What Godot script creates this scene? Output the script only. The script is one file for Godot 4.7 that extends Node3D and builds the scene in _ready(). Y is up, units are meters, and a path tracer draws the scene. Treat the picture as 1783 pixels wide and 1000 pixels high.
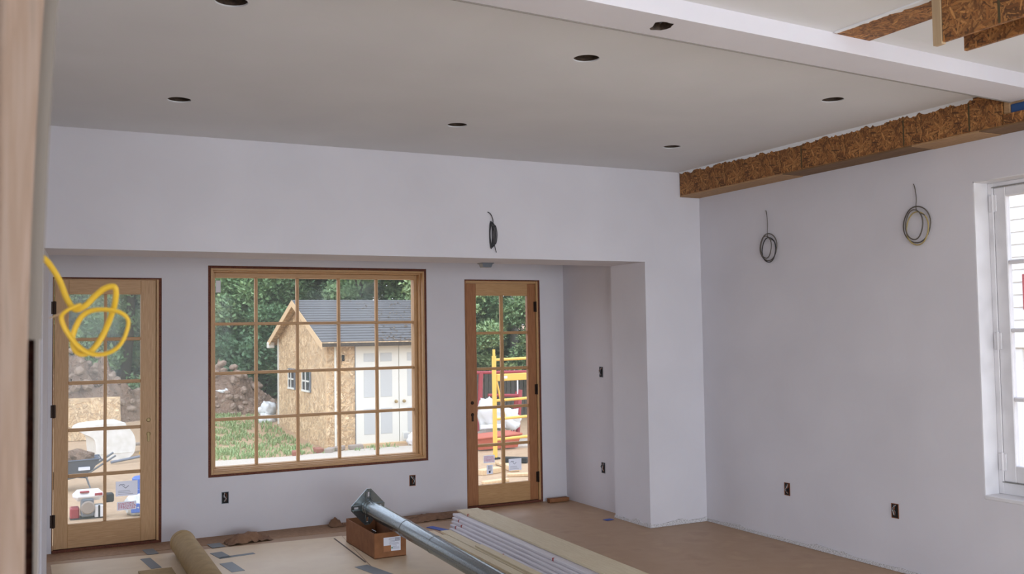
extends Node3D
# An unfinished room: fresh drywall, a bay with two wooden doors and a big window, a yard with a shed outside.

class MB:
	# collects triangles; faces are given counterclockwise as seen from outside
	var v := PackedVector3Array()
	var n := PackedVector3Array()
	var t := PackedVector2Array()
	func tri(a: Vector3, b: Vector3, c: Vector3, na: Vector3, nb: Vector3, nc: Vector3, ua := Vector2.ZERO, ub := Vector2.ZERO, uc := Vector2.ZERO) -> void:
		v.append(a); v.append(c); v.append(b)
		n.append(na); n.append(nc); n.append(nb)
		t.append(ua); t.append(uc); t.append(ub)
	func quad(a: Vector3, b: Vector3, c: Vector3, d: Vector3) -> void:
		var m := (b - a).cross(c - a) + (c - a).cross(d - a)
		m = m.normalized()
		tri(a, b, c, m, m, m, Vector2(0, 1), Vector2(1, 1), Vector2(1, 0))
		tri(a, c, d, m, m, m, Vector2(0, 1), Vector2(1, 0), Vector2(0, 0))
	func flat(a: Vector3, b: Vector3, c: Vector3) -> void:
		var m := (b - a).cross(c - a).normalized()
		tri(a, b, c, m, m, m)
	func out_face(p: Array, o: Vector3) -> void:
		# convex face turned away from o
		var m: Vector3 = (p[1] - p[0]).cross(p[2] - p[0])
		if m.dot(p[0] - o) < 0.0:
			p.reverse()
		if p.size() == 4:
			quad(p[0], p[1], p[2], p[3])
		else:
			flat(p[0], p[1], p[2])
	func box(lo: Vector3, hi: Vector3, bev := 0.0, xf := Transform3D.IDENTITY) -> void:
		var c := (lo + hi) / 2.0
		var h := (hi - lo).abs() / 2.0
		var b := minf(bev, minf(h.x, minf(h.y, h.z)) * 0.9)
		var o := xf * c
		for ax in 3:
			var u := (ax + 1) % 3
			var w := (ax + 2) % 3
			for s in [-1.0, 1.0]:
				var p := []
				for k in [[-1, -1], [1, -1], [1, 1], [-1, 1]]:
					var q := Vector3.ZERO
					q[ax] = s * h[ax]; q[u] = k[0] * (h[u] - b); q[w] = k[1] * (h[w] - b)
					p.append(xf * (c + q))
				out_face(p, o)
			if b > 0.0:
				for su in [-1.0, 1.0]:
					for sw in [-1.0, 1.0]:
						var p := []
						for k in [[-1, 0], [1, 0], [1, 1], [-1, 1]]:
							var q := Vector3.ZERO
							q[ax] = k[0] * (h[ax] - b)
							q[u] = su * (h[u] - (b if k[1] == 1 else 0.0))
							q[w] = sw * (h[w] - (0.0 if k[1] == 1 else b))
							p.append(xf * (c + q))
						out_face(p, o)
		if b > 0.0:
			for sx in [-1.0, 1.0]:
				for sy in [-1.0, 1.0]:
					for sz in [-1.0, 1.0]:
						var e := Vector3(sx * h.x, sy * h.y, sz * h.z)
						out_face([xf * (c + e - Vector3(0, sy * b, sz * b)), xf * (c + e - Vector3(sx * b, 0, sz * b)), xf * (c + e - Vector3(sx * b, sy * b, 0))], o)
	func hull8(p: Array) -> void:
		# a box with its eight corners given: four below (counterclockwise from above), four above
		var o := Vector3.ZERO
		for q in p: o += q / 8.0
		out_face([p[0], p[1], p[2], p[3]], o); out_face([p[4], p[5], p[6], p[7]], o)
		for k in 4:
			var j := (k + 1) % 4
			out_face([p[k], p[j], p[j + 4], p[k + 4]], o)
	func tube(p: Array, r: float, sides := 8, squash := 1.0, r_end := -1.0) -> void:
		var rings := []
		var up := Vector3.UP
		for i in p.size():
			var d: Vector3 = (p[mini(i + 1, p.size() - 1)] - p[maxi(i - 1, 0)]).normalized()
			if i == 0 and absf(d.dot(up)) > 0.9: up = Vector3.RIGHT
			var s := d.cross(up).normalized()
			up = s.cross(d).normalized()
			var ring := []
			var rr := r if r_end < 0.0 else lerpf(r, r_end, float(i) / (p.size() - 1))
			for k in sides + 1:
				var a := TAU * k / sides
				ring.append([p[i] + (s * cos(a) * squash + up * sin(a)) * rr, (s * cos(a) + up * sin(a)).normalized()])
			rings.append(ring)
		for i in p.size() - 1:
			for k in sides:
				var a = rings[i][k]; var b = rings[i][k + 1]; var c = rings[i + 1][k + 1]; var d = rings[i + 1][k]
				tri(a[0], c[0], b[0], a[1], c[1], b[1]); tri(a[0], d[0], c[0], a[1], d[1], c[1])
		for k in sides:
			flat(p[0], rings[0][k][0], rings[0][k + 1][0])
			flat(p[-1], rings[-1][k + 1][0], rings[-1][k][0])
	func lathe(prof: Array, sides := 24, xf := Transform3D.IDENTITY, smooth := true) -> void:
		# prof: Vector2(radius, height); outward normals to the right of the way up
		for i in prof.size() - 1:
			var a: Vector2 = prof[i]; var b: Vector2 = prof[i + 1]
			var nn := Vector2(b.y - a.y, a.x - b.x).normalized()
			for k in sides:
				var f0 := TAU * k / sides; var f1 := TAU * (k + 1) / sides
				var d0 := Vector3(cos(f0), 0, sin(f0)); var d1 := Vector3(cos(f1), 0, sin(f1))
				var u := Vector3.UP
				var n0 := xf.basis * (d0 * nn.x + u * nn.y); var n1 := xf.basis * (d1 * nn.x + u * nn.y)
				var p0 := xf * (d0 * a.x + u * a.y); var p1 := xf * (d1 * a.x + u * a.y)
				var q0 := xf * (d0 * b.x + u * b.y); var q1 := xf * (d1 * b.x + u * b.y)
				tri(p0, q0, q1, n0, n0, n1); tri(p0, q1, p1, n0, n1, n1)
	func prism(poly: PackedVector2Array, depth: float, xf := Transform3D.IDENTITY) -> void:
		# poly in x-y, thick along z from 0 to depth
		if Geometry2D.is_polygon_clockwise(poly): poly.reverse()
		var ix := Geometry2D.triangulate_polygon(poly)
		for k in range(0, ix.size(), 3):
			var q := []
			for j in 3: q.append(poly[ix[k + j]])
			if (q[1] - q[0]).cross(q[2] - q[0]) < 0.0: q.reverse()
			flat(xf * Vector3(q[0].x, q[0].y, depth), xf * Vector3(q[1].x, q[1].y, depth), xf * Vector3(q[2].x, q[2].y, depth))
			flat(xf * Vector3(q[0].x, q[0].y, 0), xf * Vector3(q[2].x, q[2].y, 0), xf * Vector3(q[1].x, q[1].y, 0))
		for k in poly.size():
			var a := poly[k]; var b := poly[(k + 1) % poly.size()]
			quad(xf * Vector3(a.x, a.y, 0), xf * Vector3(b.x, b.y, 0), xf * Vector3(b.x, b.y, depth), xf * Vector3(a.x, a.y, depth))
	func grid(nx: int, nz: int, f: Callable) -> void:
		# f(u, v) -> point; smooth normals from the surface; counterclockwise from above for u=x, v=z
		var p := []
		for j in nz + 1:
			for i in nx + 1: p.append(f.call(float(i) / nx, float(j) / nz))
		var nm := []
		for j in nz + 1:
			for i in nx + 1:
				var du: Vector3 = p[j * (nx + 1) + mini(i + 1, nx)] - p[j * (nx + 1) + maxi(i - 1, 0)]
				var dv: Vector3 = p[mini(j + 1, nz) * (nx + 1) + i] - p[maxi(j - 1, 0) * (nx + 1) + i]
				var m := dv.cross(du)
				nm.append(m.normalized() if m.length() > 1e-9 else Vector3.UP)
		for j in nz:
			for i in nx:
				var a := j * (nx + 1) + i; var b := a + 1; var c := a + nx + 2; var d := a + nx + 1
				tri(p[a], p[d], p[c], nm[a], nm[d], nm[c]); tri(p[a], p[c], p[b], nm[a], nm[c], nm[b])
	func mesh() -> ArrayMesh:
		var arr := []
		arr.resize(Mesh.ARRAY_MAX)
		arr[Mesh.ARRAY_VERTEX] = v; arr[Mesh.ARRAY_NORMAL] = n; arr[Mesh.ARRAY_TEX_UV] = t
		var m := ArrayMesh.new()
		if v.size(): m.add_surface_from_arrays(Mesh.PRIMITIVE_TRIANGLES, arr)
		return m

# ---------------------------------------------------------------- naming
var used := {}
func numbered(called: String) -> String:
	var k: int = used.get(called, 0)
	used[called] = k + 1
	return called if k == 0 else "%s_%03d" % [called, k]

func meta(o: Node, label: String, category: String, group := "", kind := "") -> void:
	if label: o.set_meta("label", label)
	if category: o.set_meta("category", category)
	if group: o.set_meta("group", group)
	if kind: o.set_meta("kind", kind)

func thing(called: String, label: String, category: String, pos := Vector3.ZERO, group := "", turn := 0.0) -> Node3D:
	var o := Node3D.new()
	o.name = numbered(called)
	add_child(o)
	o.position = pos
	o.rotation.y = turn
	meta(o, label, category, group)
	return o

func part(called: String, m, mat: Material, parent: Node3D, label := "", kind := "") -> MeshInstance3D:
	var o := MeshInstance3D.new()
	o.name = called
	o.mesh = m.mesh() if m is MB else m
	o.material_override = null
	if o.mesh.get_surface_count(): o.mesh.surface_set_material(0, mat)
	parent.add_child(o, true)
	meta(o, label, "", "", kind)
	return o

func single(called: String, m, mat: Material, label: String, category: String, group := "", kind := "") -> MeshInstance3D:
	var o := MeshInstance3D.new()
	o.name = numbered(called)
	o.mesh = m.mesh() if m is MB else m
	if o.mesh.get_surface_count(): o.mesh.surface_set_material(0, mat)
	add_child(o)
	meta(o, label, category, group, kind)
	return o

func struct_node(called: String, label: String, category: String, pos := Vector3.ZERO) -> Node3D:
	var o := thing(called, label, category, pos)
	o.set_meta("kind", "structure")
	return o

func bx(lo: Vector3, hi: Vector3, bev := 0.0) -> MB:
	var m := MB.new()
	m.box(lo, hi, bev)
	return m

func v3(x: float, y: float, z: float) -> Vector3:
	return Vector3(x, y, z)

# ---------------------------------------------------------------- materials
func noise(freq: float, seed_: int, oct := 4, type := FastNoiseLite.TYPE_SIMPLEX_SMOOTH) -> FastNoiseLite:
	var f := FastNoiseLite.new()
	f.noise_type = type
	f.seed = seed_
	f.frequency = freq
	f.fractal_octaves = oct
	return f

func ntex(freq: float, seed_: int, cols: Array, oct := 4, size := 512) -> NoiseTexture2D:
	var tx := NoiseTexture2D.new()
	tx.width = size; tx.height = size; tx.seamless = true
	tx.noise = noise(freq, seed_, oct)
	var g := Gradient.new()
	var offs := PackedFloat32Array()
	var cc := PackedColorArray()
	for k in cols.size():
		offs.append(float(k) / (cols.size() - 1)); cc.append(cols[k])
	g.offsets = offs; g.colors = cc
	tx.color_ramp = g
	return tx

func c8(r: int, g: int, b: int) -> Color:
	return Color8(r, g, b)

func mat(col: Color, rough := 0.8, metal := 0.0) -> StandardMaterial3D:
	var m := StandardMaterial3D.new()
	m.albedo_color = col
	m.roughness = rough
	m.metallic = metal
	return m

func tmat(tex: Texture2D, scale: Vector3, rough := 0.8, world := false, tint := Color.WHITE) -> StandardMaterial3D:
	var m := mat(tint, rough)
	m.albedo_texture = tex
	m.uv1_triplanar = true
	m.uv1_world_triplanar = world
	m.uv1_scale = scale
	m.uv1_triplanar_sharpness = 4.0
	return m

func bump(m: StandardMaterial3D, tex: Texture2D, cm: float) -> StandardMaterial3D:
	m.heightmap_enabled = true
	m.heightmap_texture = tex
	m.heightmap_scale = cm
	return m

func osb_texture(seed_: int, dark: Color, mid: Color, light: Color) -> ImageTexture:
	# overlapping wood strands
	var rng := RandomNumberGenerator.new()
	rng.seed = seed_
	var s := 512
	var im := Image.create(s, s, false, Image.FORMAT_RGB8)
	im.fill(mid)
	for k in 2600:
		var cx := rng.randf() * s; var cy := rng.randf() * s
		var a := rng.randf() * PI
		var ln := rng.randf_range(10, 30); var wd := rng.randf_range(2.0, 6.0)
		var q := rng.randf()
		var col: Color = dark.lerp(mid, q * 2.0) if q < 0.5 else mid.lerp(light, (q - 0.5) * 2.0)
		col = col * rng.randf_range(0.85, 1.12)
		var dx := cos(a); var dy := sin(a)
		for i in range(-int(ln), int(ln) + 1):
			var w := wd * (1.0 - 0.5 * absf(i) / ln)
			for j in range(-int(w), int(w) + 1):
				var px := posmod(int(cx + dx * i - dy * j), s); var py := posmod(int(cy + dy * i + dx * j), s)
				var cc := col
				if j == int(w): cc = col * 0.72
				im.set_pixel(px, py, cc)
	return ImageTexture.create_from_image(im)

var M := {}
func make_materials() -> void:
	var grain := noise(0.012, 3)
	M.wall = tmat(ntex(0.006, 11, [Color(0.81, 0.795, 0.815), Color(0.84, 0.825, 0.845)], 3), v3(0.35, 0.35, 0.35), 0.85, true)
	M.ceiling = tmat(ntex(0.006, 12, [Color(0.835, 0.83, 0.835), Color(0.86, 0.855, 0.86)], 3), v3(0.3, 0.3, 0.3), 0.9, true)
	M.plaster_edge = tmat(ntex(0.05, 13, [Color(0.45, 0.42, 0.41), Color(0.82, 0.81, 0.82), Color(0.86, 0.85, 0.86)], 4), v3(2.2, 6, 2.2), 0.95, true)
	M.torn = mat(Color(0.88, 0.88, 0.89), 0.95)
	M.dark = mat(Color(0.09, 0.08, 0.075), 0.8)
	M.can_metal = tmat(ntex(0.02, 14, [Color(0.16, 0.12, 0.09), Color(0.34, 0.27, 0.21)]), v3(5, 5, 5), 0.5)
	var wf := [Color(0.64, 0.48, 0.31), Color(0.74, 0.58, 0.40), Color(0.69, 0.53, 0.35), Color(0.79, 0.64, 0.46)]
	var gt := ntex(0.012, 21, wf, 4)
	M.fir_v = tmat(gt, v3(9, 0.5, 9), 0.45)
	M.fir_h = tmat(gt, v3(0.5, 9, 9), 0.45)
	var wo := [Color(0.50, 0.31, 0.18), Color(0.63, 0.42, 0.26), Color(0.56, 0.36, 0.21), Color(0.66, 0.45, 0.28)]
	M.amber_v = tmat(ntex(0.012, 22, wo, 4), v3(9, 0.5, 9), 0.45)
	var stain := ntex(0.03, 23, [Color(0.23, 0.10, 0.08), Color(0.36, 0.17, 0.12), Color(0.45, 0.27, 0.2), Color(0.30, 0.15, 0.11), Color(0.62, 0.55, 0.52)], 4)
	M.shim = tmat(stain, v3(3, 3, 3), 0.9)
	var pine := [Color(0.79, 0.73, 0.60), Color(0.87, 0.82, 0.71), Color(0.83, 0.77, 0.65), Color(0.90, 0.86, 0.76)]
	M.pine_z = tmat(ntex(0.012, 24, pine, 4), v3(8, 8, 0.4), 0.7)
	M.pine_y = tmat(ntex(0.012, 25, [Color(0.47, 0.40, 0.345), Color(0.53, 0.455, 0.40), Color(0.50, 0.415, 0.35), Color(0.56, 0.48, 0.425)], 4), v3(9, 0.5, 9), 0.75)
	M.pine_end = tmat(ntex(0.012, 28, [Color(0.64, 0.54, 0.42), Color(0.72, 0.62, 0.49)], 4), v3(8, 0.4, 8), 0.7)
	M.primed = tmat(ntex(0.012, 26, [Color(0.80, 0.78, 0.81), Color(0.88, 0.87, 0.89)], 3), v3(8, 8, 0.4), 0.5)
	M.lumber_z = tmat(ntex(0.012, 27, [Color(0.54, 0.41, 0.28), Color(0.70, 0.56, 0.41), Color(0.62, 0.48, 0.34), Color(0.74, 0.60, 0.45)], 4), v3(8, 8, 0.6), 0.75)
	M.osb_beam = tmat(osb_texture(5, Color(0.33, 0.195, 0.085), Color(0.57, 0.37, 0.19), Color(0.73, 0.52, 0.30)), v3(1.6, 1.6, 1.6), 0.7)
	M.osb_shed = tmat(osb_texture(6, Color(0.66, 0.53, 0.38), Color(0.78, 0.66, 0.50), Color(0.87, 0.77, 0.62)), v3(0.55, 0.55, 0.55), 0.8)
	M.red = mat(Color(0.60, 0.13, 0.10), 0.6)
	M.hinge = mat(Color(0.17, 0.11, 0.08), 0.45, 0.7)
	M.brass = mat(Color(0.66, 0.58, 0.42), 0.55, 0.6)
	M.steel_box = mat(Color(0.42, 0.44, 0.47), 0.4, 0.8)
	M.blue_box = mat(Color(0.16, 0.30, 0.50), 0.6)
	var gv := tmat(ntex(0.03, 31, [Color(0.44, 0.47, 0.48), Color(0.60, 0.63, 0.64), Color(0.52, 0.55, 0.56)], 3), v3(5, 5, 5), 0.27)
	gv.metallic = 0.9
	M.galv = gv
	M.cardboard = tmat(ntex(0.01, 32, [Color(0.50, 0.32, 0.19), Color(0.57, 0.38, 0.24)], 3), v3(2, 2, 2), 0.8)
	M.roll = tmat(ntex(0.01, 33, [Color(0.60, 0.50, 0.32), Color(0.69, 0.58, 0.39)], 4), v3(2, 2, 2), 0.75)
	M.kraft = tmat(ntex(0.008, 34, [Color(0.64, 0.52, 0.41), Color(0.69, 0.57, 0.46), Color(0.67, 0.55, 0.435), Color(0.72, 0.60, 0.485)], 5), v3(0.5, 0.5, 0.5), 0.5, true)
	M.paper = tmat(ntex(0.008, 35, [Color(0.85, 0.765, 0.645), Color(0.89, 0.81, 0.69), Color(0.87, 0.785, 0.665), Color(0.91, 0.83, 0.715)], 5), v3(0.5, 0.5, 0.5), 0.38, true)
	M.kraft_dark = tmat(ntex(0.02, 36, [Color(0.45, 0.33, 0.25), Color(0.56, 0.43, 0.33)], 4), v3(2, 2, 2), 0.8)
	M.kraft_edge = tmat(ntex(0.02, 37, [Color(0.58, 0.46, 0.36), Color(0.68, 0.55, 0.44)], 4), v3(2, 2, 2), 0.8)
	M.tape = mat(Color(0.44, 0.47, 0.49), 0.45)
	M.blue_tape = mat(Color(0.24, 0.34, 0.66), 0.6)
	M.seam = mat(Color(0.40, 0.35, 0.31), 0.8)
	M.white_paint = tmat(ntex(0.008, 41, [Color(0.82, 0.81, 0.82), Color(0.87, 0.86, 0.87), Color(0.89, 0.88, 0.89)], 2), v3(1, 1, 1), 0.45, true)
	M.grime = tmat(ntex(0.05, 42, [Color(0.36, 0.35, 0.33), Color(0.70, 0.69, 0.68)], 4), v3(5, 5, 5), 0.8)
	var gl := mat(Color(0.80, 0.84, 0.82, 0.07), 0.05)
	gl.transparency = BaseMaterial3D.TRANSPARENCY_ALPHA
	gl.metallic_specular = 0.16
	M.glass = gl
	var gd: StandardMaterial3D = gl.duplicate()
	gd.albedo_color = Color(0.80, 0.84, 0.82, 0.15)
	M.glass_dusty = gd
	M.cable = mat(Color(0.84, 0.68, 0.16), 0.5)
	M.bare = mat(Color(0.78, 0.66, 0.52), 0.4, 0.6)
	M.wire_dark = mat(Color(0.16, 0.155, 0.17), 0.5)
	M.wire_grey = mat(Color(0.36, 0.33, 0.30), 0.5)
	M.wire_tan = mat(Color(0.66, 0.58, 0.36), 0.5)
	M.copper = mat(Color(0.55, 0.32, 0.18), 0.5, 0.5)
	M.wire_white = mat(Color(0.75, 0.75, 0.75), 0.5)
	M.label_paper = mat(Color(0.86, 0.87, 0.90), 0.7)
	# outside
	M.dirt = bump(tmat(ntex(0.02, 51, [Color(0.36, 0.28, 0.22), Color(0.52, 0.42, 0.34), Color(0.44, 0.35, 0.28), Color(0.62, 0.53, 0.44)], 5), v3(0.6, 0.6, 0.6), 0.95, true), ntex(0.03, 52, [Color.BLACK, Color.WHITE], 5), 6.0)
	M.dirt_light = tmat(ntex(0.03, 62, [Color(0.42, 0.34, 0.28), Color(0.66, 0.58, 0.50)], 4), v3(0.9, 0.9, 0.9), 0.95, true)
	M.sand = tmat(ntex(0.02, 53, [Color(0.60, 0.49, 0.37), Color(0.70, 0.59, 0.46), Color(0.64, 0.53, 0.41), Color(0.73, 0.63, 0.51)], 5), v3(0.4, 0.4, 0.4), 0.95, true)
	M.gravel = tmat(ntex(0.06, 54, [Color(0.58, 0.53, 0.47), Color(0.73, 0.69, 0.63), Color(0.65, 0.61, 0.55)], 5), v3(1, 1, 1), 0.95, true)
	M.shingle = tmat(ntex(0.03, 55, [Color(0.27, 0.265, 0.265), Color(0.37, 0.365, 0.36), Color(0.31, 0.305, 0.305)], 4), v3(1.2, 3, 1.2), 0.85)
	M.shed_white = mat(Color(0.85, 0.84, 0.79), 0.5)
	M.shed_glass = mat(Color(0.73, 0.735, 0.72), 0.35)
	M.shed_trim = tmat(ntex(0.02, 56, [Color(0.76, 0.63, 0.47), Color(0.84, 0.73, 0.57)], 3), v3(2, 2, 2), 0.7)
	M.frame_grey = mat(Color(0.42, 0.44, 0.46), 0.5)
	M.dark_glass = mat(Color(0.20, 0.23, 0.25), 0.08)
	M.tank = tmat(ntex(0.01, 57, [Color(0.82, 0.80, 0.75), Color(0.90, 0.89, 0.86)], 3), v3(1, 1, 1), 0.5)
	M.plastic_white = mat(Color(0.90, 0.90, 0.90), 0.4)
	M.plastic_grey = mat(Color(0.42, 0.44, 0.48), 0.5)
	M.barrow = mat(Color(0.34, 0.37, 0.42), 0.5, 0.3)
	M.yellow = mat(Color(0.88, 0.72, 0.32), 0.45)
	M.red_paint = mat(Color(0.58, 0.17, 0.20), 0.5)
	M.orange = mat(Color(0.70, 0.36, 0.27), 0.6)
	M.blue = mat(Color(0.26, 0.40, 0.70), 0.5)
	M.rubber = mat(Color(0.07, 0.07, 0.07), 0.8)
	M.sack = mat(Color(0.82, 0.82, 0.80), 0.6)
	M.fence = tmat(ntex(0.02, 58, [Color(0.23, 0.22, 0.20), Color(0.37, 0.35, 0.32)], 4), v3(3, 0.6, 3), 0.9)
	M.bark = tmat(ntex(0.03, 59, [Color(0.18, 0.15, 0.12), Color(0.35, 0.30, 0.25)], 4), v3(3, 0.6, 3), 0.95)
	M.bark_pale = tmat(ntex(0.03, 60, [Color(0.62, 0.60, 0.57), Color(0.80, 0.79, 0.76)], 4), v3(3, 0.8, 3), 0.9)
	M.stone = mat(Color(0.58, 0.53, 0.48), 0.9)
	M.brick = mat(Color(0.55, 0.35, 0.28), 0.9)
	M.siding = mat(Color(0.88, 0.88, 0.87), 0.6)
	M.forest_floor = tmat(ntex(0.03, 61, [Color(0.13, 0.16, 0.08), Color(0.22, 0.26, 0.13)], 4), v3(0.5, 0.5, 0.5), 0.95, true)

# ---------------------------------------------------------------- room numbers (metres)
const XR := 5.164      # right wall
const XJ := 4.588      # right jamb of the bay opening
const XB := 4.701      # right wall of the bay
const Z1 := -6.591     # header wall, near face
const Z1B := -7.1155   # header wall, far face
const Z2 := -8.147     # bay wall
const YC := 2.95
const YH := 2.184

func _ready() -> void:
	var cam := Camera3D.new()
	cam.name = "camera"
	cam.position = Vector3(0, 1.62, 0)
	cam.rotation = Vector3(0.0468, -0.4703, -0.0157)
	cam.fov = rad_to_deg(2.0 * atan(500.0 / 1676.475))
	cam.near = 0.05
	cam.far = 200.0
	var lens := CameraAttributesPhysical.new()
	lens.frustum_focal_length = 12.0 / (500.0 / 1676.475)
	lens.frustum_focus_distance = 7.5
	lens.frustum_near = 0.05
	lens.frustum_far = 200.0
	lens.exposure_aperture = 8.0
	cam.attributes = lens
	add_child(cam)
	cam.fov = rad_to_deg(2.0 * atan(500.0 / 1676.475))
	cam.current = true

	var we := WorldEnvironment.new()
	we.name = "world_environment"
	var env := Environment.new()
	env.background_mode = Environment.BG_SKY
	var sky := Sky.new()
	var sm := ProceduralSkyMaterial.new()
	sm.sky_top_color = Color(0.86, 0.90, 0.98)
	sm.sky_horizon_color = Color(0.90, 0.92, 0.95)
	sm.ground_bottom_color = Color(0.45, 0.40, 0.34)
	sm.ground_horizon_color = Color(0.55, 0.50, 0.45)
	sm.sky_energy_multiplier = 1.8
	sky.sky_material = sm
	env.sky = sky
	env.tonemap_mode = Environment.TONE_MAPPER_LINEAR
	env.tonemap_exposure = 0.96
	env.sdfgi_enabled = true
	env.ssao_enabled = true
	env.ssil_enabled = true
	we.environment = env
	add_child(we)

	# daylight that comes in at the wide openings behind the camera and along the right wall
	daylight("rear_window_light", v3(-1.8, 1.4, 9.95), Vector3(0, 0, -1), Vector2(2.4, 2.6), 28.0)
	daylight("rear_window_light", v3(1.0, 1.4, 9.95), Vector3(0, 0, -1), Vector2(2.4, 2.6), 22.0)
	daylight("rear_window_light", v3(3.8, 1.4, 9.95), Vector3(0, 0, -1), Vector2(2.4, 2.6), 14.0)
	daylight("west_window_light", v3(-3.15, 1.4, 4.0), Vector3(1, 0, 0), Vector2(3.4, 2.5), 24.0)
	daylight("side_window_light", v3(XR - 0.05, 1.45, -0.7), Vector3(-1, 0, 0), Vector2(1.9, 2.1), 5.0)
	daylight("side_window_light", v3(XR - 0.05, 1.35, 1.8), Vector3(-1, 0, 0), Vector2(1.7, 2.3), 6.0)
	make_materials()
	build_shell()
	build_ceiling()
	build_bay_wall()
	build_right_window()
	build_fittings()
	build_floor_things()
	build_yard()
	build_shed()
	build_yard_things()
	build_trees()

func daylight(called: String, at: Vector3, towards: Vector3, size: Vector2, energy: float) -> void:
	var l := AreaLight3D.new()
	l.name = numbered(called)
	l.area_size = size
	l.light_energy = energy
	l.light_color = Color(0.90, 0.95, 1.0)
	l.area_range = 30.0
	l.area_attenuation = 2.0
	l.shadow_enabled = true
	l.position = at
	l.basis = Basis.looking_at(towards, Vector3.UP)
	add_child(l)

# ---------------------------------------------------------------- walls
func wall_panel(m: MB, u0: float, u1: float, y0: float, y1: float, w0: float, w1: float, holes: Array, along_x: bool) -> void:
	# a wall along x (or z) from u0 to u1, thick from w0 to w1, with rectangular holes [u0, u1, y0, y1] sorted along u
	var put := func(a: float, b: float, lo: float, hi: float) -> void:
		if b - a < 1e-4 or hi - lo < 1e-4: return
		if along_x: m.box(v3(a, lo, minf(w0, w1)), v3(b, hi, maxf(w0, w1)))
		else: m.box(v3(minf(w0, w1), lo, a), v3(maxf(w0, w1), hi, b))
	var u := u0
	for h in holes:
		put.call(u, h[0], y0, y1)
		put.call(h[0], h[1], y0, h[2])
		put.call(h[0], h[1], h[3], y1)
		u = h[1]
	put.call(u, u1, y0, y1)

func jagged(m: MB, a: Vector3, b: Vector3, drop: Vector3, out: Vector3, seed_: int, lo: float, hi: float, step := 0.03) -> void:
	# a torn strip along a..b that hangs in direction drop by an uneven length and stands out by out
	var rng := RandomNumberGenerator.new()
	rng.seed = seed_
	var cnt := int((b - a).length() / step)
	var prev := lo
	for k in cnt:
		var p := a.lerp(b, float(k) / cnt); var q := a.lerp(b, float(k + 1) / cnt)
		var d := clampf(prev + rng.randf_range(-1, 1) * (hi - lo) * 0.5, lo, hi)
		var p2 := p + drop * prev; var q2 := q + drop * d
		m.hull8([p, q, q + out, p + out, p2, q2, q2 + out, p2 + out])
		prev = d

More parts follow.
